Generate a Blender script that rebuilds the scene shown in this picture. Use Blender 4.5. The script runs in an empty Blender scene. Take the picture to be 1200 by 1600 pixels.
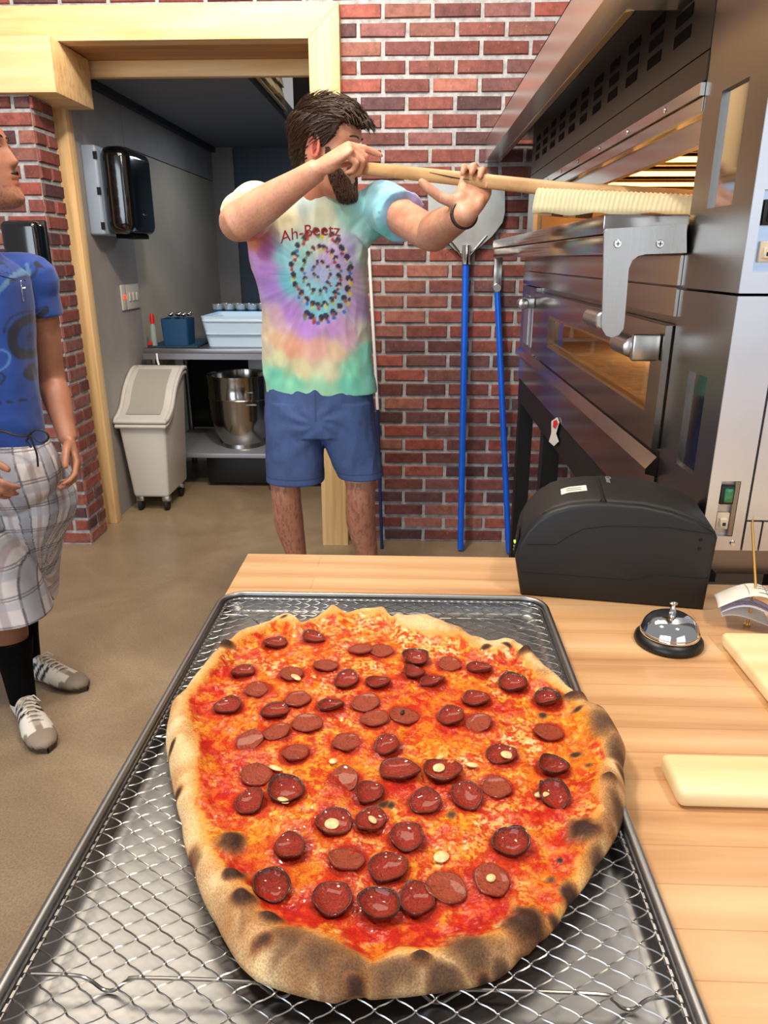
import bpy, bmesh, math, random
import numpy as np
from mathutils import Vector, Matrix
random.seed(7); RNG = np.random.RandomState(5)
S = bpy.context.scene; COL = S.collection
PI = math.pi
# ---------------------------------------------------------------- camera
F = 1145.0; TH = math.atan(395/F); PS = math.radians(2.17); H = 1.36
cam = bpy.data.cameras.new('camera'); camo = bpy.data.objects.new('camera', cam); COL.objects.link(camo)
camo.location = (0, 0, H); camo.rotation_euler = (PI/2-TH, 0, PS)
cam.sensor_fit = 'VERTICAL'; cam.sensor_height = 36; cam.lens = 36*F/1600; cam.clip_start = .02
S.camera = camo
# ---------------------------------------------------------------- light and exposure
S.view_settings.view_transform = 'Standard'; S.view_settings.look = 'None'; S.view_settings.gamma = 1
S.view_settings.exposure = 0.0
W = bpy.data.worlds.new('world'); S.world = W; W.use_nodes = True
wn = W.node_tree.nodes; wl = W.node_tree.links
wn['Background'].inputs[0].default_value = (.70, .69, .68, 1); wn['Background'].inputs[1].default_value = .50
def area(name, loc, aim, size, power, col):
    d = bpy.data.lights.new(name, 'AREA'); d.shape = 'RECTANGLE'; d.size, d.size_y = size; d.energy = power; d.color = col
    o = bpy.data.objects.new(name, d); COL.objects.link(o); o.location = loc
    o.rotation_euler = (Vector(aim)-Vector(loc)).to_track_quat('-Z', 'Y').to_euler(); return o
area('window_light', (-2.2, -2.6, 2.0), (-.3, 2.4, 1.1), (3.2, 2.2), 120, (.80, .90, 1.0))
area('window_light_b', (2.3, -3.0, 1.9), (.6, 1.0, 1.1), (2.6, 2.2), 24, (.82, .91, 1.0))
area('ceiling_lamp_a', (-.9, .7, 3.1), (-.2, 1.2, .9), (.28, .28), 36, (1, .87, .72))
area('ceiling_lamp_b', (.9, .1, 2.9), (.1, .7, .9), (.22, .22), 20, (1, .87, .72))
area('ceiling_lamp_c', (-.6, 2.0, 3.3), (-.4, 3.2, .9), (1.8, 1.2), 46, (1, .86, .68))
area('ceiling_lamp_d', (-.35, 2.2, 2.9), (-1.1, 4.4, 1.0), (.16, .16), 30, (1, .88, .74))
area('board_fill', (-.5, 4.4, 3.0), (-.78, 4.4, 2.4), (.3, .3), 5, (1, .9, .76))  # unseen fill light, added only to brighten the pale boards
area('back_room_lamp', (-.9, 5.2, 2.1), (-1.1, 5.2, 0), (.3, .3), 5, (.8, .9, 1))

def ray(x, y):
    fw = np.array([-math.sin(PS)*math.cos(TH), math.cos(PS)*math.cos(TH), -math.sin(TH)])
    rt = np.array([math.cos(PS), math.sin(PS), 0.]); up = np.cross(rt, fw)
    return fw+rt*(x-600)/F+up*(800-y)/F
def P(x, y, X=None, Y=None, Z=None):
    """the point where the sight line through photograph pixel (x, y) meets a plane of the room"""
    r = ray(x, y)
    t = (X/r[0]) if X is not None else (Y/r[1]) if Y is not None else (Z-H)/r[2]
    return Vector((r[0]*t, r[1]*t, H+r[2]*t))
# ---------------------------------------------------------------- helpers
def lin(c):
    return tuple((x/12.92 if x <= .04045 else ((x+.055)/1.055)**2.4) for x in c[:3])
def L(c): return (*lin(c), 1)
def linA(a): a = np.clip(a, 0, 1); return np.where(a <= .04045, a/12.92, ((a+.055)/1.055)**2.4)
def vnoise(p, seed=0):
    p = np.asarray(p, float); i = np.floor(p).astype(np.int64); f = p-i; f = f*f*(3-2*f)
    def h(a, b, c):
        n = (a*374761393+b*668265263+c*1274126177+seed*974634777) & 0xffffffff
        n = ((n ^ (n >> 13))*1274126177) & 0xffffffff
        return ((n ^ (n >> 16)) & 0xffff)/65535.
    r = 0
    for dx in (0, 1):
        for dy in (0, 1):
            for dz in (0, 1):
                w = (f[:, 0] if dx else 1-f[:, 0])*(f[:, 1] if dy else 1-f[:, 1])*(f[:, 2] if dz else 1-f[:, 2])
                r = r+w*h(i[:, 0]+dx, i[:, 1]+dy, i[:, 2]+dz)
    return r
def fbm(p, s, o=4, seed=0):
    p = np.asarray(p, float); r = 0; a = .5; t = 0
    for k in range(o): r = r+a*vnoise(p*s*2**k+k*17.3, seed+k*31); t += a; a *= .5
    return r/t
def sm(a, b, x): t = np.clip((x-a)/(b-a), 0, 1); return t*t*(3-2*t)

class MB:
    def __init__(s): s.v = []; s.f = []; s.mi = []; s.m = 0
    def add(s, vs, fs):
        n = len(s.v); s.v += [tuple(map(float, q)) for q in vs]; s.f += [tuple(n+i for i in f) for f in fs]; s.mi += [s.m]*len(fs); return s
    def box(s, a, b):
        x0, y0, z0 = a; x1, y1, z1 = b
        return s.add([(x0,y0,z0),(x1,y0,z0),(x1,y1,z0),(x0,y1,z0),(x0,y0,z1),(x1,y0,z1),(x1,y1,z1),(x0,y1,z1)],
              [(0,3,2,1),(4,5,6,7),(0,1,5,4),(1,2,6,5),(2,3,7,6),(3,0,4,7)])
    def rbox(s, a, b, r=.005, seg=3, rot=None, org=None):
        bm = bmesh.new(); a = Vector(a); b = Vector(b); bmesh.ops.create_cube(bm, size=1)
        d = b-a; c = (a+b)/2
        for v in bm.verts: v.co = Vector((v.co.x*d.x, v.co.y*d.y, v.co.z*d.z))
        bmesh.ops.bevel(bm, geom=bm.edges[:], offset=min(r, min(abs(q) for q in d)*.49), segments=seg, profile=.5, affect='EDGES')
        for v in bm.verts: v.co += c
        return s.bm(bm, rot, org)
    def bm(s, bm, rot=None, org=None):
        bm.verts.ensure_lookup_table(); bm.verts.index_update(); vs = [v.co.copy() for v in bm.verts]
        if rot is not None: o = Vector(org or (0, 0, 0)); vs = [rot @ (q-o)+o for q in vs]
        s.add(vs, [tuple(v.index for v in f.verts) for f in bm.faces]); bm.free(); return s
    def prism(s, poly, d):
        """poly: list of 3D points, extruded by vector d"""
        n = len(poly); d = Vector(d); p = [Vector(q) for q in poly]
        return s.add(p+[q+d for q in p], [tuple(range(n))[::-1], tuple(range(n, 2*n))]+[(i, (i+1) % n, n+(i+1) % n, n+i) for i in range(n)])
    def tube(s, pts, r, n=10, ry=None, up=(0, 0, 1), cap=True, sq=1.0):
        pts = [Vector(p) for p in pts]; m = len(pts)
        R = r if hasattr(r, '__len__') else [r]*m
        RY = ry if hasattr(ry, '__len__') else ([ry]*m if ry is not None else R)
        vs = []; U = Vector(up); last = None
        for i, p in enumerate(pts):
            t = (pts[min(i+1, m-1)]-pts[max(i-1, 0)]); t = t.normalized() if t.length > 1e-9 else Vector((0, 0, 1))
            if last is None:
                a = U.cross(t)
                if a.length < 1e-3: a = Vector((1, 0, 0)).cross(t)
                if a.length < 1e-3: a = Vector((0, 1, 0)).cross(t)
            else: a = last-t*last.dot(t)
            a.normalize(); last = a; b = t.cross(a)
            for k in range(n):
                w = 2*PI*k/n; c, q = math.cos(w), math.sin(w)
                if sq != 1: c = math.copysign(abs(c)**sq, c); q = math.copysign(abs(q)**sq, q)
                vs.append(p+a*c*R[i]+b*q*RY[i])
        fs = [(i*n+k, i*n+(k+1) % n, (i+1)*n+(k+1) % n, (i+1)*n+k) for i in range(m-1) for k in range(n)]
        if cap: fs += [tuple(range(n))[::-1], tuple((m-1)*n+k for k in range(n))]
        return s.add(vs, fs)
    def lathe(s, prof, c=(0, 0, 0), n=48, axis='z', cap=True):
        vs = []; c = Vector(c)
        for r, z in prof:
            for k in range(n):
                w = 2*PI*k/n; a, b = r*math.cos(w), r*math.sin(w)
                q = {'z': (a, b, z), 'y': (b, z, a), 'x': (z, a, b)}[axis]
                vs.append(c+Vector(q))
        m = len(prof)
        fs = [(i*n+k, i*n+(k+1) % n, (i+1)*n+(k+1) % n, (i+1)*n+k) for i in range(m-1) for k in range(n)]
        if cap: fs += [tuple(range(n))[::-1], tuple((m-1)*n+k for k in range(n))]
        return s.add(vs, fs)
    def ell(s, c, r, rot=None, n=16):
        vs = []; fs = []; m = n//2+1; c = Vector(c)
        for i in range(m):
            t = PI*i/(m-1)
            for k in range(n):
                w = 2*PI*k/n; q = Vector((r[0]*math.sin(t)*math.cos(w), r[1]*math.sin(t)*math.sin(w), r[2]*math.cos(t)))
                vs.append(c+(rot @ q if rot else q))
        fs = [(i*n+k, (i+1)*n+k, (i+1)*n+(k+1) % n, i*n+(k+1) % n) for i in range(m-1) for k in range(n)]
        return s.add(vs, fs)
    def mesh(s, name='m', org=(0, 0, 0), smooth=True, weld=True):
        me = bpy.data.meshes.new(name); o = Vector(org)
        me.from_pydata([(x-o.x, y-o.y, z-o.z) for x, y, z in s.v], [], s.f)
        me.polygons.foreach_set('material_index', s.mi)
        bm = bmesh.new(); bm.from_mesh(me)
        if weld: bmesh.ops.remove_doubles(bm, verts=bm.verts[:], dist=1e-6)
        bmesh.ops.recalc_face_normals(bm, faces=bm.faces[:])
        bm.to_mesh(me); bm.free()
        if smooth: me.shade_smooth(); me.set_sharp_from_angle(angle=math.radians(38))
        return me
def tag(o, label=None, cat=None, group=None, kind=None):
    for k, v in (('label', label), ('category', cat), ('group', group), ('kind', kind)):
        if v: o[k] = v
    return o
def worg(o):
    l = Vector((0, 0, 0))
    while o is not None: l += o.location; o = o.parent
    return l
def obj(name, mb, mat, parent=None, smooth=True, org=None):
    po = worg(parent)
    me = mb if isinstance(mb, bpy.types.Mesh) else mb.mesh(name, org if org is not None else po, smooth)
    for m in (mat if isinstance(mat, (list, tuple)) else [mat]): me.materials.append(m)
    o = bpy.data.objects.new(name, me); COL.objects.link(o); o.parent = parent
    if org is not None: o.location = Vector(org)-po
    return o
def thing(name, loc, label, cat, group=None, kind=None):
    o = bpy.data.objects.new(name, None); COL.objects.link(o); o.location = loc; o.empty_display_size = .05
    return tag(o, label, cat, group, kind)
def top(name, mb, mat, label, cat, org, group=None, smooth=True):
    o = obj(name, mb, mat, None, smooth, org); return tag(o, label, cat, group)
def struct(name, mb, mat, smooth=False): return tag(obj(name, mb, mat, None, smooth), kind='structure')
def copy_tree(o, parent=None):
    c = o.copy(); COL.objects.link(c); c.parent = parent
    for ch in [q for q in list(o.children)]: copy_tree(ch, c)
    return c
def setcol(me, c, name='Col'):
    """c: (n,3) sRGB array on the vertices"""
    a = me.color_attributes.new(name, 'FLOAT_COLOR', 'POINT')
    d = np.ones((len(me.vertices), 4)); d[:, :3] = linA(np.asarray(c)); a.data.foreach_set('color', d.ravel())
def vco(me):
    a = np.empty(len(me.vertices)*3); me.vertices.foreach_get('co', a); return a.reshape(-1, 3)
def npmesh(name, v, f):
    me = bpy.data.meshes.new(name); v = np.asarray(v, float); f = np.asarray(f, np.int32)
    me.vertices.add(len(v)); me.vertices.foreach_set('co', v.ravel())
    me.loops.add(f.size); me.loops.foreach_set('vertex_index', f.ravel())
    me.polygons.add(len(f)); me.polygons.foreach_set('loop_start', np.arange(len(f), dtype=np.int32)*f.shape[1])
    me.update(calc_edges=True); me.validate(); me.shade_smooth(); return me
def fuse(mb, voxel=.004, smooth=4, org=(0, 0, 0), fac=.5):
    """union of overlapping closed pieces into one continuous skin"""
    me = mb.mesh('tmp', org, False); o = bpy.data.objects.new('tmp', me); COL.objects.link(o)
    m = o.modifiers.new('r', 'REMESH'); m.mode = 'VOXEL'; m.voxel_size = voxel; m.use_smooth_shade = True
    if smooth: s = o.modifiers.new('s', 'SMOOTH'); s.iterations = smooth; s.factor = fac
    dg = bpy.context.evaluated_depsgraph_get(); dg.update()
    r = bpy.data.meshes.new_from_object(o.evaluated_get(dg)); bpy.data.objects.remove(o); bpy.data.meshes.remove(me)
    r.shade_smooth(); return r
def spline(pts, n=6):
    """Catmull-Rom through rows of numbers"""
    a = np.array(pts, float); m = len(a); out = []
    for i in range(m-1):
        p0, p1, p2, p3 = a[max(i-1, 0)], a[i], a[i+1], a[min(i+2, m-1)]
        for k in range(n):
            t = k/n; out.append(.5*((2*p1)+(-p0+p2)*t+(2*p0-5*p1+4*p2-p3)*t*t+(-p0+3*p1-3*p2+p3)*t**3))
    out.append(a[-1]); return np.array(out)
# ---------------------------------------------------------------- materials
def newmat(name):
    m = bpy.data.materials.new(name); m.use_nodes = True; nt = m.node_tree
    return m, nt, nt.nodes['Principled BSDF']
def N(nt, t, **k):
    n = nt.nodes.new(t)
    for a, b in k.items(): setattr(n, a, b)
    return n
def coords(nt, scale=(1, 1, 1), rot=(0, 0, 0)):
    tc = N(nt, 'ShaderNodeTexCoord'); mp = N(nt, 'ShaderNodeMapping'); nt.links.new(tc.outputs['Object'], mp.inputs[0])
    mp.inputs['Scale'].default_value = scale; mp.inputs['Rotation'].default_value = rot; return mp.outputs[0]
def noise(nt, vec, s, d=3, r=.5, dist=0):
    n = N(nt, 'ShaderNodeTexNoise'); n.inputs['Scale'].default_value = s; n.inputs['Detail'].default_value = d
    n.inputs['Roughness'].default_value = r; n.inputs['Distortion'].default_value = dist; nt.links.new(vec, n.inputs['Vector']); return n.outputs[0]
def ramp(nt, fac, stops):
    r = N(nt, 'ShaderNodeValToRGB'); e = r.color_ramp.elements
    while len(e) < len(stops): e.new(.5)
    for q, (p, c) in zip(e, stops): q.position = p; q.color = L(c)
    nt.links.new(fac, r.inputs[0]); return r.outputs[0]
def bump(nt, h, b, strength=.3, dist=.01, prev=None):
    n = N(nt, 'ShaderNodeBump'); n.inputs['Strength'].default_value = strength; n.inputs['Distance'].default_value = dist
    nt.links.new(h, n.inputs['Height'])
    if prev is not None: nt.links.new(prev, n.inputs['Normal'])
    nt.links.new(n.outputs[0], b.inputs['Normal']); return n.outputs[0]
def mixc(nt, a, b, fac, mode='MIX'):
    m = N(nt, 'ShaderNodeMix', data_type='RGBA', blend_type=mode)
    for s, v in ((m.inputs[0], fac), (m.inputs[6], a), (m.inputs[7], b)):
        if hasattr(v, 'links'): nt.links.new(v, s)
        else: s.default_value = v if not isinstance(v, tuple) or len(v) == 4 else (*v, 1)
    return m.outputs[2]
def M(name, col, rough=.5, metal=0., var=0., vs=20., bmp=0., bs=60., bd=.002, coat=0., spec=.5, stretch=(1, 1, 1), sheen=0, sss=0, aniso=0, rvar=0):
    m, nt, b = newmat(name); b.inputs['Roughness'].default_value = rough; b.inputs['Metallic'].default_value = metal
    b.inputs['Specular IOR Level'].default_value = spec
    if coat: b.inputs['Coat Weight'].default_value = coat; b.inputs['Coat Roughness'].default_value = .08
    if sheen: b.inputs['Sheen Weight'].default_value = sheen
    if sss: b.inputs['Subsurface Weight'].default_value = sss; b.inputs['Subsurface Radius'].default_value = (.01, .004, .002); b.inputs['Subsurface Scale'].default_value = .6
    v = coords(nt, stretch)
    if col == 'v':
        a = N(nt, 'ShaderNodeAttribute', attribute_name='Col'); src = a.outputs[0]
        if var: src = mixc(nt, src, ramp(nt, noise(nt, v, vs, 4), [(.3, (1-var,)*3), (.7, (1, 1, 1))]), 1., 'MULTIPLY')
        nt.links.new(src, b.inputs['Base Color'])
    elif var:
        c0 = tuple(max(0, x*(1-var)) for x in col); c1 = tuple(min(1, x*(1+var*.5)) for x in col)
        nt.links.new(ramp(nt, noise(nt, v, vs, 5, .6), [(.3, c0), (.7, c1)]), b.inputs['Base Color'])
    else: b.inputs['Base Color'].default_value = L(col)
    if rvar:
        mr = N(nt, 'ShaderNodeMapRange'); nt.links.new(noise(nt, v, vs, 4), mr.inputs[0]); mr.inputs[3].default_value = max(0, rough-rvar); mr.inputs[4].default_value = rough+rvar
        nt.links.new(mr.outputs[0], b.inputs['Roughness'])
    if bmp: bump(nt, noise(nt, v, bs, 4), b, bmp, bd)
    return m
def wood(name, c0, c1, c2, axis=0, scale=9., plank=None, rough=.45, knots=False, coat=0., ring=14.):
    m, nt, b = newmat(name); st = [1, 1, 1]; st[axis] = .07
    v = coords(nt, tuple(st)); n1 = noise(nt, v, scale*2.2, 5, .6, .4)
    w = N(nt, 'ShaderNodeTexWave', wave_type='BANDS', bands_direction='XYZ'[(axis+1) % 3] if axis != 2 else 'X'); nt.links.new(v, w.inputs[0])
    w.inputs['Scale'].default_value = ring; w.inputs['Distortion'].default_value = 9; w.inputs['Detail'].default_value = 3; w.inputs['Detail Scale'].default_value = 1.6
    f = N(nt, 'ShaderNodeMath', operation='MULTIPLY_ADD'); nt.links.new(w.outputs['Fac'], f.inputs[0]); f.inputs[1].default_value = .16; nt.links.new(n1, f.inputs[2])
    f2 = N(nt, 'ShaderNodeMath', operation='SUBTRACT'); nt.links.new(f.outputs[0], f2.inputs[0]); f2.inputs[1].default_value = .06
    col = ramp(nt, f2.outputs[0], [(.25, c0), (.5, c1), (.75, c2)])
    if plank:
        br = N(nt, 'ShaderNodeTexBrick'); tc = coords(nt); nt.links.new(tc, br.inputs[0]); br.inputs['Scale'].default_value = 1
        br.inputs['Brick Width'].default_value = plank[0]; br.inputs['Row Height'].default_value = plank[1]; br.inputs['Mortar Size'].default_value = .0006
        br.inputs['Mortar Smooth'].default_value = .5; br.offset = .37; br.inputs['Bias'].default_value = 0
        br.inputs['Color1'].default_value = L((1, 1, 1)); br.inputs['Color2'].default_value = L((.965, .95, .935)); br.inputs['Mortar'].default_value = L((.86, .80, .74))
        col = mixc(nt, col, br.outputs[0], 1., 'MULTIPLY')
    if knots:
        k = N(nt, 'ShaderNodeTexVoronoi'); nt.links.new(coords(nt, tuple(2.2 if i != axis else 1.1 for i in range(3))), k.inputs[0]); k.inputs['Scale'].default_value = 1.3
        col = mixc(nt, L((.42, .24, .10)), col, N(nt, 'ShaderNodeMapRange').outputs[0] if False else _mr(nt, k.outputs[0], .03, .07))
    nt.links.new(col, b.inputs['Base Color']); b.inputs['Roughness'].default_value = rough
    if coat: b.inputs['Coat Weight'].default_value = coat; b.inputs['Coat Roughness'].default_value = .2
    bump(nt, n1, b, .12, .002); return m
def _mr(nt, src, a, b):
    m = N(nt, 'ShaderNodeMapRange'); m.inputs[1].default_value = a; m.inputs[2].default_value = b; nt.links.new(src, m.inputs[0]); return m.outputs[0]
def steel(name, col=(.74, .73, .72), rough=.28, axis=1, amt=.02, var=.04, rv=1.):
    m, nt, b = newmat(name); st = [60, 60, 60]; st[axis] = 1.2
    v = coords(nt, tuple(st)); n = noise(nt, v, 6, 3)
    b.inputs['Metallic'].default_value = 1; nt.links.new(_rng(nt, n, rough-.04*rv, rough+.05*rv), b.inputs['Roughness'])
    big = noise(nt, coords(nt), 5, 4)
    nt.links.new(ramp(nt, big, [(.3, tuple(x*(1-var) for x in col)), (.7, col)]), b.inputs['Base Color'])
    return m
def _rng(nt, src, a, b):
    m = N(nt, 'ShaderNodeMapRange'); m.inputs[3].default_value = a; m.inputs[4].default_value = b; nt.links.new(src, m.inputs[0]); return m.outputs[0]
def emit(name, col, st):
    m, nt, b = newmat(name); b.inputs['Base Color'].default_value = L(col); b.inputs['Emission Color'].default_value = L(col); b.inputs['Emission Strength'].default_value = st; return m
def glass(name, col=(1, 1, 1), rough=.02, alpha=None, ior=1.45):
    m, nt, b = newmat(name); b.inputs['Base Color'].default_value = L(col); b.inputs['Roughness'].default_value = rough
    b.inputs['Transmission Weight'].default_value = 1; b.inputs['IOR'].default_value = ior; return m
def text(s, size, depth=.0004):
    """lettering as a mesh in its own XY plane, centred"""
    c = bpy.data.curves.new('t', 'FONT'); c.body = s; c.size = size; c.extrude = depth; c.align_x = 'CENTER'; c.align_y = 'CENTER'; c.resolution_u = 3
    o = bpy.data.objects.new('t', c); COL.objects.link(o); dg = bpy.context.evaluated_depsgraph_get(); dg.update()
    me = bpy.data.meshes.new_from_object(o.evaluated_get(dg)); bpy.data.objects.remove(o); return me
def place_text(name, s, size, mat, parent, origin, ex, ey, depth=.0004):
    me = text(s, size, depth); ex = Vector(ex).normalized(); ey = Vector(ey).normalized(); ez = ex.cross(ey)
    R = Matrix((ex, ey, ez)).transposed().to_4x4(); R.translation = Vector(origin)-worg(parent); me.transform(R)
    me.materials.clear(); me.materials.append(mat)
    o = bpy.data.objects.new(name, me); COL.objects.link(o); o.parent = parent; return o

M_steel = steel('brushed_steel'); M_steelz = steel('brushed_steel_upright', axis=2); M_dsteel = steel('dark_steel', (.50, .47, .45), .3, 1)
M_steelx = steel('brushed_steel_cross', (.78, .77, .75), .3, 0)
M_chrome = M('chrome', (.86, .86, .86), .06, 1.); M_black = M('black_plastic', (.045, .045, .05), .38, 0, 0, bmp=.08, bs=900, bd=.0006)
M_blackm = M('black_matte_metal', (.05, .05, .055), .5, 0, .2, 30); M_rubber = M('rubber', (.06, .06, .06), .7)
M_pine = wood('pine_along', (.78, .60, .37), (.89, .74, .52), (.94, .81, .61), 0, 7, rough=.5, ring=10)
M_pinez = wood('pine_upright', (.78, .60, .37), (.89, .74, .52), (.94, .81, .61), 2, 7, rough=.5, knots=True, ring=10)
M_butcher = wood('butcher_block', (.70, .50, .33), (.84, .66, .47), (.90, .74, .56), 0, 8, plank=(.55, .042), rough=.42, coat=.15, ring=5)
M_board = wood('pale_wood', (.86, .74, .52), (.93, .83, .63), (.96, .88, .70), 0, 8, rough=.5, ring=6)
M_handle = wood('worn_wood', (.62, .47, .31), (.72, .57, .39), (.78, .63, .45), 0, 9, rough=.5, ring=2)
M_white = M('white_plastic', (.90, .91, .92), .4); M_blue = M('blue_fibreglass', (.03, .36, .85), .35, var=.06)
# ================================================================ setting
# concrete floor
m, nt, b = newmat('polished_concrete'); v = coords(nt)
c = ramp(nt, noise(nt, v, 1.6, 6, .62, .6), [(.25, (.51, .43, .34)), (.5, (.61, .53, .43)), (.75, (.71, .63, .52))])
c2 = ramp(nt, noise(nt, v, 160, 3, .7), [(.35, (.86, .85, .84)), (.6, (1, 1, 1))]); nt.links.new(mixc(nt, c, c2, 1., 'MULTIPLY'), b.inputs['Base Color'])
nt.links.new(_rng(nt, noise(nt, v, 5, 4), .22, .42), b.inputs['Roughness']); M_floor = m
struct('floor', MB().box((-5, -3.2, -.1), (3.5, 6.7, 0)), M_floor)

def bricks(name, segs, z0, z1, holes=()):
    """courses of single bricks over a mortar bed; segs = (x0,y0,x1,y1) runs seen from the right-hand normal"""
    rnd = random.Random(hash(name) % 1000 if False else len(name)*7+3); v = []; f = []; col = []
    def bx(o, ax, nx, u0, u1, a, b_, d, c):
        n = len(v); e = .004
        for (uu, zz, dd) in ((u0, a, 0), (u1, a, 0), (u1, b_, 0), (u0, b_, 0), (u0+e, a+e, d), (u1-e, a+e, d), (u1-e, b_-e, d), (u0+e, b_-e, d)):
            j = rnd.uniform(-.0015, .0015)
            v.append((o[0]+ax[0]*(uu+j)+nx[0]*dd, o[1]+ax[1]*(uu+j)+nx[1]*dd, zz+j)); col.append(c)
        for q in ((4, 5, 6, 7), (0, 1, 5, 4), (1, 2, 6, 5), (2, 3, 7, 6), (3, 0, 4, 7)): f.append([n+i for i in q])
    pal = [(.50, .28, .25), (.54, .29, .25), (.45, .25, .24), (.38, .24, .25), (.58, .37, .32), (.47, .30, .29), (.52, .26, .22)]
    for (x0, y0, x1, y1) in segs:
        Lg = math.hypot(x1-x0, y1-y0); ax = ((x1-x0)/Lg, (y1-y0)/Lg); nx = (ax[1], -ax[0]); bw, rh, g = .203, .0672, .0155
        r = 0; z = z0
        while z < z1-.02:
            u = -(r % 2)*bw/2
            while u < Lg:
                a, b_ = max(u+g/2, 0), min(u+bw-g/2, Lg)
                zc = z+rh/2; uc = (a+b_)/2; wx = x0+ax[0]*uc
                if b_-a > .02 and not any(h[0] < wx < h[1] and h[2] < zc < h[3] for h in holes):
                    c = rnd.choice(pal); k = rnd.uniform(.85, 1.18); bx((x0, y0), ax, nx, a, b_, z+g/2, min(z+rh-g/2, z1), rnd.uniform(.006, .011), tuple(q*k for q in c))
                u += bw
            z += rh; r += 1
    me = bpy.data.meshes.new(name); me.from_pydata(v, [], f); setcol(me, col); me.materials.append(M_brick); return me
m, nt, b = newmat('brick'); v = coords(nt); a = N(nt, 'ShaderNodeAttribute', attribute_name='Col')
c = mixc(nt, a.outputs[0], ramp(nt, noise(nt, v, 28, 6, .7), [(.3, (.72, .70, .70)), (.6, (1.0, 1.0, 1.0))]), 1., 'MULTIPLY')
c = mixc(nt, c, L((.74, .66, .60)), ramp(nt, noise(nt, v, 75, 5, .75), [(.60, (0, 0, 0)), (.74, (.75, .75, .75))]))
nt.links.new(c, b.inputs['Base Color']); b.inputs['Roughness'].default_value = .72; bump(nt, noise(nt, v, 90, 5, .7), b, .5, .004); M_brick = m
M_mortar = M('mortar', (.67, .67, .68), .9, 0, .22, 30, .6, 120, .004)
WY = 3.50
# back wall: right of the doorway and above it
mb = MB(); mb.box((-.36, WY, 0), (3.2, WY+.28, 3.3)); mb.box((-3.2, WY, 2.25), (-.36, WY+.28, 3.3))
wall = struct('wall_back', mb, M_mortar)
o = obj('brick_courses', bricks('brick_courses', [(-.34, WY, 3.2, WY)], 0, 3.3), [], wall)
o = obj('brick_courses', bricks('brick_courses_over_door', [(-3.2, WY, -.34, WY)], 2.285, 3.3), [], wall)
# left wall pier, with its splayed return into the doorway
mb = MB(); mb.box((-3.2, 3.388, 0), (-1.608, 3.585, 2.2)); mb.box((-3.2, 3.5, 2.2), (-1.70, 3.78, 2.3)); mb.box((-3.2, 3.586, 0), (-1.665, 3.78, 2.2))
wl_ = struct('wall_left', mb, M_mortar)
obj('brick_courses', bricks('brick_courses_left', [(-3.0, 3.388, -1.608, 3.388), (-1.608, 3.388, -1.608, 3.584)], 0, 2.0), [], wl_)
# door frame timbers
def beam(name, a, b_, mat): 
    return struct(name, MB().rbox(a, b_, .004, 2), mat, True)
struct('trim_1', MB().prism([(-3.2, 3.42, 2.207), (-.439, 3.42, 2.207), (-.313, 3.42, 2.331), (-3.2, 3.42, 2.331)], (0, .08, 0)), M_pine)     # face of the lintel, mitred
struct('trim_2', MB().prism([(-.437, 3.42, 0), (-.311, 3.42, 0), (-.311, 3.42, 2.331), (-.437, 3.42, 2.207)], (0, .08, 0)), M_pinez)        # right jamb facing
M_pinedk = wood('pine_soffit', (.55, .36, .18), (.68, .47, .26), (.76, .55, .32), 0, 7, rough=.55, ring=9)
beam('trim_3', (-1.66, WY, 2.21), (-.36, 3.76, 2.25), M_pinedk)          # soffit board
beam('trim_4', (-1.66, 3.76, 2.145), (-.36, 3.80, 2.215), M_pine)         # inner head board
beam('trim_5', (-1.662, 3.69, 0), (-1.592, 3.76, 2.21), M_pinez)         # left jamb post
beam('trim_6', (-.44, WY, 0), (-.36, 3.80, 2.21), M_pinez)
# boxed beam end hanging at the left of the lintel
mb = MB(); mb.rbox((-3.2, 3.342, 2.006), (-1.469, 3.72, 2.2065), .003, 2)
struct('trim_7', mb, M_pine, True)
# ---------------------------------------------------------------- room behind the doorway
M_grey = M('grey_panel', (.62, .60, .59), .55, var=.08, vs=3); M_beige = M('beige_panel', (.72, .68, .62), .55, var=.05, vs=3)
M_teal = M('slate_panel', (.30, .36, .42), .5, var=.08, vs=2); M_ceil = M('ceiling_panel', (.50, .51, .54), .6); M_trimd = M('dark_trim', (.20, .21, .23), .5)
mb = MB().box((-1.74, 3.76, 0), (-1.62, 4.47, 2.26)); mb.m = 1; mb.box((-1.74, 4.475, 0), (-1.625, 6.6, 1.95)); mb.m = 0; mb.box((-1.74, 4.475, 1.955), (-1.62, 6.6, 2.26))
mb.m = 2; mb.box((-1.632, 4.47, 1.95), (-1.622, 4.476, 2.26))
struct('wall_inner_left', mb, [M_grey, M_beige, M_trimd])
mb = MB().box((-1.74, 6.45, 0), (.6, 6.6, 2.3)); mb.m = 1; mb.box((-1.64, 6.40, 0), (-1.45, 6.45, 2.2)); struct('wall_inner_back', mb, [M_teal, M_grey])
mb = MB().box((-.36, 3.80, 0), (-.2, 6.6, 3)); struct('wall_inner_right', mb, M_teal)
struct('ceiling', MB().box((-1.74, 3.8, 2.2), (-.81, 6.6, 2.3)), M_ceil)
struct('trim_8', MB().box((-1.63, 3.80, 2.165), (-1.585, 6.5, 2.2)), M_trimd)
struct('trim_9', MB().box((-.815, 3.80, 2.19), (-.79, 6.5, 2.205)), M_trimd)
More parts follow.
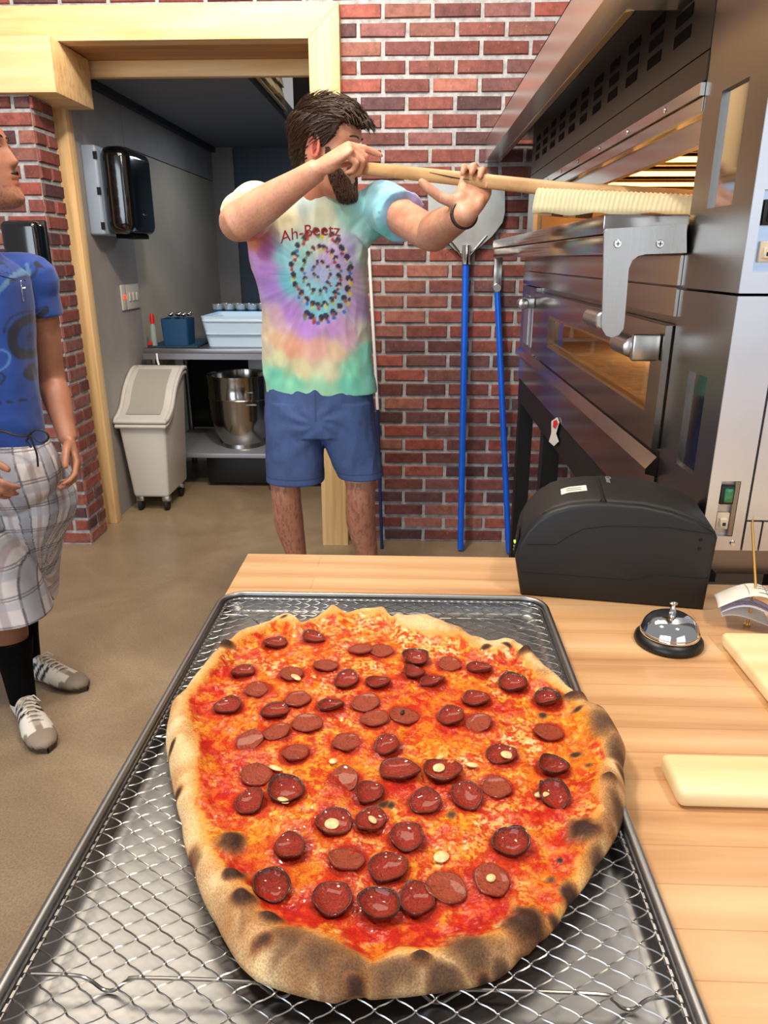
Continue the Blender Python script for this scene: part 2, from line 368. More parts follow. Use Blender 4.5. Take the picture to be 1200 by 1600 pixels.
# overlapping pale boards above the low ceiling, right side
t = thing('board_stack', (-.77, 4.45, 2.21), 'stepped pale lath boards above the doorway room, beside the black gap', 'boards')
M_lath = M('pale_lath', (.84, .76, .60), .6, var=.08, vs=12)
for j, (ya, yb) in enumerate(((3.93, 4.12), (4.125, 4.42), (4.425, 4.70), (4.705, 4.96))):
    for k in range(11):
        z = 2.212+k*.06+.02*j; x = -.772-.010*j
        mb = MB(); mb.prism([(x-.02, ya, z), (x+.016, ya, z), (x+.002, ya, z+.057), (x-.02, ya, z+.057)], (0, yb-ya, 0)); obj('board', mb, M_lath, t)
obj('bearer', MB().box((-.81, 3.93, 2.206), (-.772, 4.96, 2.211)), M_lath, t)
struct('void_block', MB().box((-.90, 4.0, 1.98), (-.55, 4.04, 2.16)) if False else MB().box((-.74, 5.0, 1.9), (-.36, 5.1, 3.2)), M('dark_void', (.03, .03, .035), .9))  # black block stands in for the unlit gap past the boards
# ================================================================ deck oven
FX = .448; Y0, Y1, YE = 1.07, 1.302, 3.10
oven = thing('deck_oven', (.85, 2.1, .89), 'long stainless steel two-deck oven with its upper door folded open', 'oven')
M_void = M('oven_dark', (.018, .016, .015), .8, spec=.1); M_stone = M('baking_stone', (.78, .64, .44), .8, 0, .15, 30); M_cav = M('cavity_steel', (.60, .48, .34), .35, .8, .2, 8)
M_fsteel = steel('front_steel', (.68, .66, .64), .16, 1, .0, .05, .4); M_psteel = steel('pillar_steel', (.56, .54, .52), .30, 2, .0, .05, .15)
M_side = steel('side_steel', (.86, .87, .90), .36, 0, .12, .06)
M_glow = emit('heater_glow', (1, .72, .38), 7.); M_lamp = emit('oven_lamp', (1, .78, .45), 12.)
# casing: closed boxes around two cavities
mb = MB()
mb.box((FX+.012, Y1, .94), (1.40, YE, 1.045)); mb.box((FX+.012, Y1, 1.235), (1.40, YE, 1.415)); mb.box((FX+.012, Y1, 1.62), (1.40, YE, 1.86))
mb.box((1.30, Y1, 1.045), (1.40, YE, 1.235)); mb.box((1.30, Y1, 1.415), (1.40, YE, 1.62))
mb.box((FX+.012, YE-.12, 1.045), (1.30, YE, 1.235)); mb.box((FX+.012, YE-.12, 1.415), (1.30, YE, 1.62))
obj('casing', mb, M_psteel, oven, False)
# cavities
for (za, zb) in ((1.046, 1.234), (1.416, 1.619)):
    mb = MB(); e = .002
    mb.box((FX+.02, Y1+e, za), (1.298, YE-.122, za+.012)); c = obj('stone_deck', mb, M_stone, oven, False)
    mb = MB(); mb.box((FX+.03, Y1+e, zb-.004), (1.298, YE-.122, zb)); mb.box((1.29, Y1+e, za+.013), (1.298, YE-.122, zb-.005)); mb.box((FX+.03, YE-.13, za+.013), (1.289, YE-.122, zb-.005)); mb.box((FX+.03, Y1+e, za+.013), (1.289, Y1+.006, zb-.005))
    obj('cavity_lining', mb, M_cav, oven, False)
for k in range(5):
    y = 1.42+k*.33; mb = MB()
    for dx in (0, .10): mb.tube([(.56+dx, y, 1.600), (1.22+dx*.2, y+.02, 1.600)], .006, 8)
    mb.tube([(.56, y, 1.600), (.60, y+.14, 1.600)], .005, 8); r_ = obj('heating_rod', mb, M_glow, oven)
mb = MB()
for k in range(6): mb.box((.50, 1.50+k*.28, 1.606), (1.25, 1.515+k*.28, 1.612))
obj('ceiling_rib', mb, M_void, oven, False)
for (x, y, z, w) in ((.95, 1.75, 1.215, .9), (.95, 2.4, 1.215, .9), (.8, 1.7, 1.59, .5), (.8, 2.3, 1.59, .5)):
    d = bpy.data.lights.new('cavity_lamp', 'AREA'); d.size = .12; d.energy = w*3.0; d.color = (1, .74, .42)
    o = bpy.data.objects.new('cavity_lamp', d); COL.objects.link(o); o.location = (x, y, z)
# near pillar (two stacked casings) with a display pane in each
def holed(x, ya, yb, za, zb, hy0, hy1, hz0, hz1, d=.012, xb=None):
    """front sheet facing -X with a rectangular recess"""
    mb = MB(); t = x+d; xb = xb or x+d
    for (a, b_, c, e) in ((ya, hy0, za, zb), (hy1, yb, za, zb), (hy0, hy1, za, hz0), (hy0, hy1, hz1, zb)): mb.box((x, a, c), (t, b_, e))
    return mb
M_disp = M('display_glass', (.05, .055, .07), .06, 0, coat=1, spec=.8)
for (za, zb, hy0, hy1, hz0, hz1) in ((.935, 1.3115, 1.136, 1.214, 1.034, 1.190), (1.3155, 2.3, 1.137, 1.230, 1.433, 1.592)):
    p = obj('pillar_front', holed(FX, Y0+.001, Y1-.002, za, zb, hy0, hy1, hz0, hz1), M_psteel, oven, False)
    mb = MB(); mb.box((FX+.006, hy0, hz0), (FX+.012, hy1, hz1)); obj('display', mb, M_disp, p, False)
mb = MB().rbox((FX+.013, Y0+.012, .935), (1.35, Y1-.002, 1.3115), .002, 1); obj('control_box', mb, M_psteel, oven, False)
mb = MB().rbox((FX+.013, Y0+.012, 1.3155), (1.35, Y1-.002, 2.3), .002, 1); obj('control_box', mb, M_psteel, oven, False)
# end panels facing the counter, with recessed switch plates
def endpanel(xa, xb, za, zb, holes):
    """sheet facing -Y at Y0 pierced by one recess (hx0,hx1,hz0,hz1)"""
    mb = MB(); h = holes
    if not h: mb.box((xa, Y0, za), (xb, Y0+.011, zb)); return mb
    x0, x1, z0, z1 = h
    for (a, b_, c, e) in ((xa, x0, za, zb), (x1, xb, za, zb), (x0, x1, za, z0), (x0, x1, z1, zb)): mb.box((a, Y0, c), (b_, Y0+.011, e))
    return mb
pl = obj('end_panel', endpanel(FX+.0005, .509, .935, 1.3115, (.4655, .494, .958, 1.046)), M_side, oven, False)
M_green = M('green_rocker', (.02, .42, .26), .2, coat=1); M_ivory = M('ivory_plastic', (.82, .76, .66), .5)
def rocker(parent, x, z, w=.021, h=.030, m=M_green):
    b_ = obj('rocker_switch', MB().rbox((x, Y0-.001, z), (x+w, Y0+.010, z+h), .002, 2), M_black, parent)
    obj('rocker_button', MB().rbox((x+.005, Y0-.004, z+.004), (x+w-.003, Y0+.002, z+h-.004), .002, 2), m, b_)
def socket(parent, x, z):
    s_ = obj('socket_plate', MB().rbox((x, Y0+.003, z), (x+.019, Y0+.010, z+.027), .001, 1), M_ivory, parent)
    obj('socket', MB().rbox((x+.004, Y0-.003, z+.005), (x+.015, Y0+.004, z+.019), .001, 1), M_ivory, s_); obj('port', MB().box((x+.007, Y0-.0035, z+.008), (x+.012, Y0-.003, z+.013)), M_black, s_, False)
M_plate = M('recess_plate', (.72, .69, .66), .35, .6)
obj('recess_plate', MB().box((.4655, Y0+.008, .958), (.494, Y0+.0115, 1.046)), M_plate, pl, False)
obj('recess_edge', MB().box((.487, Y0+.001, .959), (.4935, Y0+.008, 1.045)), M_psteel, pl, False)
rocker(pl, .4665, 1.009); socket(pl, .468, .968)
mb = MB().lathe([(.0, -.003), (.0035, -.0028), (.0045, 0)], (.496, Y0-.0003, .9475), 16, 'y'); obj('screw', mb, M_chrome, pl)
pu = obj('end_panel', endpanel(FX+.0005, .70, 1.3155, 2.3, (.462, .60, 1.344, 1.447)), M_side, oven, False)
M_bplate = steel('cool_plate', (.70, .76, .84), .3, 0)
obj('recess_plate', MB().box((.462, Y0+.008, 1.344), (.60, Y0+.0115, 1.447)), M_bplate, pu, False)
rocker(pu, .4645, 1.403, .026, .032, M_black); socket(pu, .469, 1.356); 
obj('end_panel', endpanel(.5125, .545, .985, 1.3115, None), M_side, oven, False)
obj('end_panel', endpanel(.5125, .535, .935, .982, None), M_side, oven, False)
obj('end_panel', endpanel(.548, .70, .985, 1.3115, None), M_side, oven, False)
obj('end_panel', endpanel(.538, .70, .935, .982, None), M_side, oven, False)
mb = MB(); mb.prism([(FX+.006, Y0+.02, .934), (.70, Y0+.02, .934), (.70, Y0+.02, .887), (.488, Y0+.02, .887)], (0, .2, 0)); obj('foot_skirt', mb, M_psteel, oven, False)
# lower front: base band, ledge, door with window and handle
obj('base_band', MB().box((FX-.004, Y1, .896), (FX+.011, YE, .985)), M_fsteel, oven, False)
mb = MB(); mb.prism([(FX-.005, Y1, .986), (FX-.022, Y1, .990), (FX-.022, Y1, 1.0), (FX-.004, Y1, 1.022), (FX+.011, Y1, 1.022), (FX+.011, Y1, .986)], (0, YE-Y1, 0)); obj('ledge', mb, M_fsteel, oven, False)
door = obj('oven_door', holed(FX-.014, Y1+.006, 2.74, 1.036, 1.252, 1.372, 2.43, 1.093, 1.190, .022), M_fsteel, oven, False)
mg, nt, b = newmat('oven_window'); b.inputs['Base Color'].default_value = (1, .93, .82, 1); b.inputs['Transmission Weight'].default_value = 1; b.inputs['Roughness'].default_value = .02; b.inputs['IOR'].default_value = 1.08
obj('window_pane', MB().box((FX+.003, 1.370, 1.091), (FX+.006, 2.432, 1.192)), mg, door, False)
mb = MB()
for z in (1.093, 1.184): mb.box((FX-.013, 1.372, z), (FX+.002, 2.43, z+.006))
obj('window_frame', mb, M('brass_edge', (.78, .62, .38), .3, .9), door, False)
def handle_stub(p, x, y, z, d, r=.0185, ln=.10):
    h_ = obj('handle', MB().lathe([(r*.85, 0), (r, .002), (r, ln-.002), (r*.85, ln)], (x, y if d > 0 else y-ln, z), 24, 'y'), M_steel, p); return h_
obj('handle_bracket', MB().rbox((.385, 1.320, 1.190), (FX-.015, 1.336, 1.236), .004, 2), M_steelx, door); handle_stub(door, .392, 1.337, 1.212, 1)
obj('handle_bracket', MB().rbox((.385, 2.715, 1.195), (FX-.015, 2.730, 1.232), .004, 2), M_steelx, door); handle_stub(door, .385, 2.714, 1.213, -1, .018, .06)
# side frame at the far end
obj('side_frame', MB().box((FX-.006, 2.76, 1.023), (FX+.011, YE, 1.262)), M_steelz, oven, False)
mb = MB()
for (a, b_) in ((2.79, 2.83), (2.88, 2.99)): mb.box((FX-.011, a, 1.05), (FX-.007, b_, 1.23))
obj('side_slat', mb, M_side, oven, False)
obj('front_band', MB().box((FX-.006, Y1, 1.268), (FX+.011, YE, 1.3145)), M_fsteel, oven, False)
obj('front_band', MB().box((FX-.006, Y1, 1.3185), (FX+.011, YE, 1.366)), M_fsteel, oven, False)
obj('front_band', MB().box((FX+.004, Y1, 1.367), (FX+.011, YE, 1.414)), M_void, oven, False)
# upper front: header rails, dark panel, vent panel, hood
obj('side_frame', MB().box((FX-.004, YE-.15, 1.416), (FX+.011, YE, 1.62)), M_steelz, oven, False)
mb = MB(); mb.box((FX+.014, Y1, 1.535), (FX+.03, YE, 1.575)); mb.box((FX-.002, Y1, 1.578), (FX+.02, YE, 1.598)); mb.box((FX-.008, Y1, 1.600), (FX+.012, YE, 1.618))
hr = obj('header_rail', mb, M_fsteel, oven, False)
for k in range(7):
    mb = MB().lathe([(0, -.002), (.004, -.0018), (.005, 0)], (FX-.0085, 1.47+k*.24, 1.609), 12, 'x'); obj('screw', mb, M_chrome, hr)
M_dpanel = M('dark_panel', (.26, .235, .21), .42, .5)
mb = MB().box((FX-.002, Y1, 1.621), (FX+.011, YE, 1.661)); obj('dark_panel', mb, M_dpanel, oven, False)
mb = MB().box((FX-.001, Y1, 1.664), (FX+.011, YE, 1.86)); vp = obj('vent_panel', mb, M_dpanel, oven, False)
for k in range(11):
    y = 1.40+k*.152
    for r in range(3):
        z = 1.703+r*.030; obj('vent_slot', MB().rbox((FX-.0025, y, z), (FX-.0005, y+.082, z+.019), .004, 2), M_void, vp, False)
hz = 1.753
mb = MB()
mb.box((.300, Y1-.2, hz), (.303, 3.47, hz+.085)); mb.box((.300, Y1-.2, hz+.082), (1.4, 3.47, hz+.085)); mb.box((.303, Y1-.2, hz), (.349, 3.47, hz+.003))
mb.box((.303, Y1-.2, hz+.001), (FX, 1.45, hz+.004)); mb.box((FX+.02, YE+.002, 1.62), (1.4, 3.47, 1.75))
hood = obj('hood', mb, steel('hood_steel', (.90, .88, .86), .2, 1), oven, False)
obj('hood_lip', MB().rbox((.349, 1.45, hz-.001), (.366, 3.46, hz+.006), .001, 1), M('warm_lip', (.80, .70, .50), .22, 1), hood)
obj('hood_lip', MB().box((.366, 1.45, hz+.004), (.372, 3.46, hz+.05)), M_void, hood, False)
# upper door folded out flat
ud = obj('oven_door', MB().rbox((.306, 1.283, 1.399), (.442, 3.02, 1.428), .002, 2).rbox((.310, 1.283, 1.367), (.442, 3.02, 1.3975), .002, 2), M_fsteel, oven)
pts = [(949, 357.5), (1071.6, 350), (1071.6, 395), (1008, 397.2), (996, 400), (987, 407), (981.5, 420), (975, 500), (973, 514), (966, 523), (955, 527), (946, 524), (940, 514), (943, 365), (945, 360)]
pl3 = [P(x, y, Y=1.281) for x, y in pts]
br = obj('handle_bracket', MB().prism([(p.x, p.y-.004, p.z) for p in pl3], (0, .006, 0)), M_steelz, ud, False)
for x in (965, 1031):
    q = P(x, 381, Y=1.277); mb = MB().lathe([(0, -.002), (.0055, -.002), (.0065, 0)], (q.x, 1.2765, q.z), 20, 'y'); s_ = obj('screw', mb, M_chrome, br)
    obj('screw_slot', MB().box((q.x-.0035, 1.2738, q.z-.0006), (q.x+.0035, 1.2744, q.z+.0006)).box((q.x-.0006, 1.2738, q.z-.0035), (q.x+.0006, 1.2744, q.z+.0035)), M_void, s_, False)
handle_stub(ud, .323, 1.284, 1.262, 1, .0155, .10)
mb = MB(); mb.rbox((.312, 3.0, 1.262), (.345, 3.012, 1.366), .004, 2); b2 = obj('handle_bracket', mb, M_steelz, ud); handle_stub(ud, .322, 2.998, 1.256, -1, .017, .05)
# stand
mb = MB(); mb.box((FX+.0, Y1, .80), (FX+.05, YE, .895)); stand = obj('stand_rail', mb, M_blackm, oven, False)
for (y) in (1.42, 2.46, 3.04): obj('leg', MB().box((FX+.002, y, 0), (FX+.06, y+.06, .80)), M_blackm, oven, False); obj('leg', MB().box((1.3, y, 0), (1.36, y+.06, .90)), M_blackm, oven, False)
obj('stand_rail', MB().box((FX+.06, 2.47, .72), (1.3, 2.52, .90)), M_blackm, oven, False)
# little tag hanging from the base band
t = thing('hang_tag', (FX-.008, 2.2, .93), 'small white and red paper tag hanging under the oven front', 'tag')
mb = MB(); pg = [(871, 652), (874, 660), (869, 678), (873, 690), (866, 697), (858, 690), (862, 676), (862, 658)]
q = [P(x, y, X=FX-.007) for x, y in pg]; mb.prism(q, (-.001, 0, 0)); obj('paper', mb, M('tag_paper', (.88, .87, .86), .7), t, False)
mb = MB(); q = [P(x, y, X=FX-.0085) for x, y in [(870, 656), (872, 662), (868, 670), (864, 667), (865, 658)]]; mb.prism(q, (-.0006, 0, 0)); obj('red_patch', mb, M('tag_red', (.85, .16, .22), .6), t, False)
# ================================================================ counter and what stands on it
TZ = .885
bm = bmesh.new(); pg = [(-.277, -.45), (1.5, -.45), (1.5, 1.055), (.446, 1.055), (.446, 1.152), (-.277, 1.152)]
fc = bm.faces.new([bm.verts.new((x, y, TZ-.045)) for x, y in pg]); r_ = bmesh.ops.extrude_face_region(bm, geom=[fc])
for q in r_['geom']:
    if isinstance(q, bmesh.types.BMVert): q.co.z = TZ
bmesh.ops.recalc_face_normals(bm, faces=bm.faces[:]); bmesh.ops.bevel(bm, geom=[e for e in bm.edges if abs(e.verts[0].co.z-TZ) < 1e-6 and abs(e.verts[1].co.z-TZ) < 1e-6], offset=.003, segments=2, profile=.5, affect='EDGES'); mb = MB().bm(bm)
ct = thing('counter', (.4, .3, 0), 'butcher block counter with end-jointed staves, under the pizza tray', 'counter')
obj('worktop', mb, M_butcher, ct)
mb = MB().box((-.20, -.40, .1), (1.45, 1.0, TZ-.046)); obj('cabinet', mb, M('cabinet_grey', (.35, .34, .33), .6), ct, False)
mb = MB().box((-.16, -.36, 0), (1.4, .96, .1)); obj('plinth', mb, M_blackm, ct, False)
# ---- sheet pan
X0, X1, YA, YB, RZ = -.2665, .1905, .290, .943, .911
tray = thing('sheet_pan', ((X0+X1)/2, (YA+YB)/2, TZ), 'dull aluminium sheet pan with rolled rim holding the wire rack and pizza', 'tray')
def rrect(x0, y0, x1, y1, r, z, n=10):
    o = []
    for cx, cy, a in ((x1-r, y1-r, 0), (x0+r, y1-r, 90), (x0+r, y0+r, 180), (x1-r, y0+r, 270)):
        for k in range(n+1):
            w = math.radians(a+90*k/n); o.append((cx+r*math.cos(w), cy+r*math.sin(w), z))
    return o
M_alu = steel('aluminium', (.66, .66, .66), .36, 1, .05, .2)
rings = []
for ins, z, r in ((.0045, RZ-.003, .030), (.0075, RZ-.006, .028), (.013, TZ+.006, .024), (.0165, TZ+.0030, .022), (.024, TZ+.0018, .02), (.03, TZ+.0030, .018), (.036, TZ+.0018, .016)):
    rings.append(rrect(X0+ins, YA+ins, X1-ins, YB-ins, r, z))
mb = MB(); n = len(rings[0])
vs = [p for r in rings for p in r]; fs = [(i*n+k, i*n+(k+1) % n, (i+1)*n+(k+1) % n, (i+1)*n+k) for i in range(len(rings)-1) for k in range(n)]; fs.append(tuple((len(rings)-1)*n+k for k in range(n)))
mb.add(vs, fs); pan = obj('pan', mb, M_alu, tray)
so = pan.modifiers.new('s', 'SOLIDIFY'); so.thickness = .0012; so.offset = -1
rim = rrect(X0+.004, YA+.004, X1-.004, YB-.004, .032, RZ-.001, 12); mb = MB().tube(rim+rim[:2], .0042, 12, cap=False); obj('rolled_rim', mb, M_alu, tray)
# ---- wire rack
RK = .9065
rack = thing('wire_rack', ((X0+X1)/2, (YA+YB)/2, TZ+.003), 'bright expanded-wire rack with diamond mesh inside the sheet pan', 'rack')
M_wire = M('rack_wire', (.62, .61, .60), .3, 1.)
rx0, rx1, ry0, ry1 = X0+.012, X1-.012, YA+.012, YB-.012
def inside(x, y):
    r = .02; dx = max(rx0+r-x, x-(rx1-r), 0); dy = max(ry0+r-y, y-(ry1-r), 0)
    return rx0 <= x <= rx1 and ry0 <= y <= ry1 and dx*dx+dy*dy <= r*r
mb = MB(); PXs, PYs = .0262, .0182
for sgn in (1, -1):
    k0 = int(-((ry1-ry0)/PYs+3)); k1 = int((rx1-rx0)/PXs+((ry1-ry0)/PYs)+4)
    for k in range(k0, k1):
        xs = rx0+k*PXs; run = []
        m_ = int((ry1-ry0)/(PYs/2))+2
        for j in range(m_*4):
            tt = j/4; ph = tt % 1
            y = ry0+tt*PYs/2; x = (xs+sgn*tt*PXs/2) + sgn*.0011*math.sin(2*PI*ph)*-1; x0_ = x
            if sgn < 0: x = x+0
            z = RK+sgn*.0005*math.cos(2*PI*ph/1)
            if inside(x, y): run.append((x, y, z))
            elif run:
                if len(run) > 1: mb.tube(run, .00062, 4)
                run = []
        if len(run) > 1: mb.tube(run, .00062, 4)
j = 0; y = ry0
while y < ry1:
    x = rx0+((j % 2)*PXs/2)
    while x < rx1:
        if inside(x, y): mb.ell((x, y, RK+.0006), (.0011, .0009, .0008), n=6)
        x += PXs
    y += PYs/2; j += 1
obj('diamond_mesh', mb.mesh('diamond_mesh', worg(rack), True, False), M_wire, rack)
fr = rrect(rx0, ry0, rx1, ry1, .021, RK, 8); mb = MB(); 
per = []
for i in range(len(fr)):
    a = Vector(fr[i]); b_ = Vector(fr[(i+1) % len(fr)]); L_ = (b_-a).length; m_ = max(1, int(L_/.0045))
    for k in range(m_): per.append(a+(b_-a)*(k/m_))
mb.tube(fr+fr[:2], .0012, 8, cap=False)
for i in range(0, len(per)-1, 2): d = (per[i+1]-per[i]); mb.tube([per[i]-d*.1, per[i]+d*1.1], .0019, 6)
obj('frame', mb, M_wire, rack)
for yy in (ry0+.055, (ry0+ry1)/2, ry1-.045):
    for (xa, xb) in ((rx0+.002, -.055), (-.03, rx1-.002)):
        w_ = xb-xa; pts = [(xa, yy, RK-.003), (xa+.03, yy, RK-.003), (xa+.040, yy, RK-.007), (xa+.048, yy, TZ+.0065), (xa+.056, yy, TZ+.0065), (xa+.066, yy, RK-.006), (xa+.076, yy, RK-.003), (xb-.05, yy, RK-.003), (xb-.04, yy, RK-.007), (xb-.032, yy, TZ+.0065), (xb-.024, yy, TZ+.0065), (xb-.016, yy, RK-.006), (xb, yy, RK-.003)]
        obj('support_wire', MB().tube(spline(pts, 4), .0013, 8), M_wire, rack)
# ================================================================ pizza
OUT = [(355,1007),(367,997),(397,983),(427,970),(443,967),(467,977),(493,965),(517,952),(540,960),(573,957),(600,955),(613,967),(640,967),(663,966),(700,981),(717,983),(740,1000),(767,1008),(797,1004),(817,1012),(840,1033),(860,1050),(890,1073),(927,1105),(950,1118),(967,1143),(979,1167),(974,1193),(978,1227),(978,1250),(973,1277),(957,1310),(933,1343),(913,1377),(887,1407),(873,1433),(847,1463),(813,1493),(780,1517),(747,1529),(667,1541),(600,1548),(573,1551),(523,1556),(480,1547),(440,1536),(400,1521),(373,1496),(355,1467),(337,1433),(317,1397),(303,1353),(290,1320),(283,1277),(273,1237),(267,1210),(263,1183),(263,1117),(267,1097),(287,1077),(307,1053),(330,1027)]
INN = [(372,1008),(400,992),(430,976),(470,982),(515,960),(570,964),(605,963),(625,985),(650,992),(690,998),(720,1000),(740,1015),(770,1024),(800,1016),(818,1040),(835,1060),(870,1075),(900,1105),(915,1125),(928,1150),(940,1185),(932,1210),(925,1230),(930,1260),(905,1330),(900,1355),(880,1390),(865,1412),(835,1440),(800,1448),(770,1458),(720,1474),(680,1482),(620,1487),(585,1500),(545,1483),(500,1462),(440,1452),(412,1430),(390,1395),(365,1370),(345,1340),(325,1305),(318,1270),(312,1230),(318,1190),(312,1160),(300,1130),(297,1100),(305,1082),(325,1060),(345,1035)]
PZ = .918
oc = np.array([P(x, y, Z=PZ)[:2] for x, y in OUT]); ic = np.array([P(x, y, Z=PZ+.006)[:2] for x, y in INN])
cen = np.array(P(600, 1215, Z=PZ)[:2])
def polar(poly, ths):
    d = poly-cen; a = np.unwrap(np.arctan2(d[:, 1], d[:, 0])); r = np.hypot(d[:, 0], d[:, 1])
    o_ = np.argsort(a % (2*PI)); a = (a % (2*PI))[o_]; r = r[o_]
    a = np.concatenate([a[-3:]-2*PI, a, a[:3]+2*PI]); r = np.concatenate([r[-3:], r, r[:3]])
    # smooth interpolation
    ri = np.interp(ths, a, r); k = np.array([1, 2, 3, 2, 1.]); k /= k.sum()
    rp = np.concatenate([ri[-2:], ri, ri[:2]]); return np.convolve(rp, k, 'valid')
NT, NR = 1100, 330
ths = np.linspace(0, 2*PI, NT, endpoint=False); ro = polar(oc, ths); rin = polar(ic, ths); rin = np.minimum(rin, ro-.002)
s_ = np.linspace(0, 1, NR)**.85
TT, SS = np.meshgrid(ths, s_, indexing='xy')
RR = SS*ro[None, :]; XX = cen[0]+RR*np.cos(TT); YY = cen[1]+RR*np.sin(TT)
p3 = np.stack([XX.ravel(), YY.ravel(), np.zeros(XX.size)], 1); d_out = (ro[None, :]-RR).ravel(); d_in = (rin[None, :]-RR).ravel(); cw = np.maximum((ro-rin)[None, :]+0*RR, .002).ravel()
near = sm(cen[1]+.05, cen[1]-.2, p3[:, 1])                       # the fat lip is at the near side
thick = .010+.013*sm(.008, .035, cw)
# height: rounded edge, puffed rim, bubbly inside
edge = np.sqrt(np.clip(1-(1-np.clip(d_out/.012, 0, 1))**2, 0, 1))
rimp = np.exp(-((d_out-.5*cw-.003)/(.45*cw+.005))**2)
hgt = .002+edge*(.008+rimp*(thick-.008)*(.75+.6*fbm(p3, 28, 2, 3)))
n_big = fbm(p3, 45, 3, 11); n_med = fbm(p3, 140, 3, 12); n_fin = fbm(p3, 420, 3, 13)
ins = sm(-.003, .006, d_in)
hgt += ins*(.0050*(n_big-.5)+.0036*(n_med-.5)+.0012*(n_fin-.5))+(1-ins)*edge*.0035*(fbm(p3, 60, 3, 9)-.5)
wx = (fbm(p3, 55, 3, 91)-.5)*.013; wy = (fbm(p3, 55, 3, 92)-.5)*.013
def blob(px_, py_, r, z=.93, asp=1.):
    q = P(px_, py_, Z=z); k = min(1., r/.012); return np.exp(-(((p3[:, 0]+wx*k-q.x)/r)**2+((p3[:, 1]+wy*k-q.y)/(r*asp))**2)**1.1)
CHAR = [(360,1308,.010,1.), (368,1364,.0085,.8), (384,1411,.0085,.8), (427,1436,.0075,.6), (912,1293,.013,.9), (820,1431,.013,.9), (893,1377,.007,1.4), (900,1168,.0055,.6), (410,1475,.007,.8), (553,1530,.008,.6), (660,1502,.008,.5), (760,1508,.006,.6), (955,1225,.008,.9), (975,1200,.007,1.4), (900,1085,.012,.4), (820,1022,.008,.8), (760,1012,.006,.5), (793,1010,.006,.4), (352,1010,.008,.7), (443,969,.005,.5), (902,1105,.006,.8), (268,1163,.004,1.2), (275,1225,.005,1.), (293,1325,.006,1.2), (840,1150,.0,1), (921,1186,.004,.8), (862,1360,.004,1.), (886,1378,.005,1.2), (876,1330,.003,1), (835,1478,.012,.6), (600,1243,.006,.8), (612,1246,.004,1.2), (705,1260,.0055,.9), (628,1096,.0045,.6), (850,1105,.005,.8), (585,1255,.006,.6), (870,1420,.006,.8)]
char = np.zeros(len(p3)); bub = np.zeros(len(p3))
for (a, b_, r, asp) in CHAR:
    if r <= 0: continue
    g = blob(a, b_, r, .928, asp); char = np.maximum(char, g if not (.0074 < r < .0136 and b_ < 1440 and a < 935) else np.clip(g*1.25, 0, 1)**.7)
    if r > .007 and r < .016: bub = np.maximum(bub, g)
hgt += bub*.0075; hgt += (1-ins)*edge*.006*(fbm(np.stack([np.cos(TT.ravel())*2, np.sin(TT.ravel())*2, d_in*6], 1), 3.2, 2, 19)-.45)
zz = RK+.0022+hgt
# colours (albedo of crust, cheese, sauce, oil)
def C(r, g, b_): return np.array([r, g, b_])/255.
def mix(a, b_, t): return a*(1-t[:, None])+b_*t[:, None]
f1 = fbm(p3, 26, 4, 21); f2 = fbm(p3, 60, 4, 22); f3 = fbm(p3, 190, 3, 23); f4 = fbm(p3, 420, 3, 24); f5 = fbm(p3, 110, 4, 25)
col = np.tile(C(232, 128, 22), (len(p3), 1))
col = mix(col, C(243, 168, 40), sm(.44, .60, f2))
creamy = sm(.455, .56, f1*.5+f2*.2+f5*.3)
col = mix(col, C(250, 206, 128), creamy*.75)
stip = fbm(p3, 330, 2, 41); stip2 = fbm(p3, 170, 3, 43)
col = mix(col, C(206, 76, 8), sm(.50, .60, stip)*(.55+.35*sm(.45, .6, f1)))
col = mix(col, C(204, 52, 10), sm(.52, .60, stip2*.6+f5*.4)*.8)
col = mix(col, C(252, 222, 168), sm(.57, .66, f3*.6+f4*.4)*(.35+.65*creamy))
col = mix(col, C(170, 60, 8), sm(.64, .72, fbm(p3, 520, 2, 47))*.5)
def zone(lst):
    z = np.zeros(len(p3))
    for (a, b_, r, asp) in lst: z = np.maximum(z, blob(a, b_, r, .925, asp))
    return z
RED = [(345,1050,.026,.8), (322,1100,.024,.8), (330,1080,.02,1), (400,990,.014,.6), (470,975,.018,.4), (355,1200,.030,1.2), (330,1160,.02,1.), (350,1240,.022,.9), (590,1450,.045,.45), (500,1430,.035,.6), (640,1450,.035,.5), (690,1440,.03,.5), (560,1475,.02,.5), (450,1410,.026,.7), (760,1410,.026,.9), (740,1440,.03,.5), (850,1260,.03,1.), (870,1290,.024,.9), (830,1330,.025,.7), (790,1330,.02,.8), (880,1330,.012,.9), (870,1390,.016,1.), (790,1030,.02,.4), (700,995,.02,.4), (560,1080,.02,.6), (640,1090,.028,.6), (700,1090,.02,.6), (620,1220,.028,.6), (680,1230,.026,.6), (560,1240,.018,.8), (930,1160,.008,.8), (700,1130,.02,.7), (430,1360,.02,.7), (380,1345,.014,.8), (740,1360,.014,.8), (600,1060,.022,.5), (540,1380,.02,.6), (730,1230,.02,.6), (860,1200,.016,1.), (600,1140,.014,.6), (780,1100,.014,.6)]
red = np.clip(zone(RED)*1.15, 0, 1)*sm(.36, .56, f2*.6+f5*.4)
red = np.maximum(red, sm(.63, .70, f2)*.6)
redc = mix(np.tile(C(190, 26, 8), (len(p3), 1)), C(216, 52, 14), sm(.4, .65, f3)); col = col*(1-red[:, None])+redc*red[:, None]
col = mix(col, C(240, 130, 60), red*sm(.60, .70, f3)*.5)
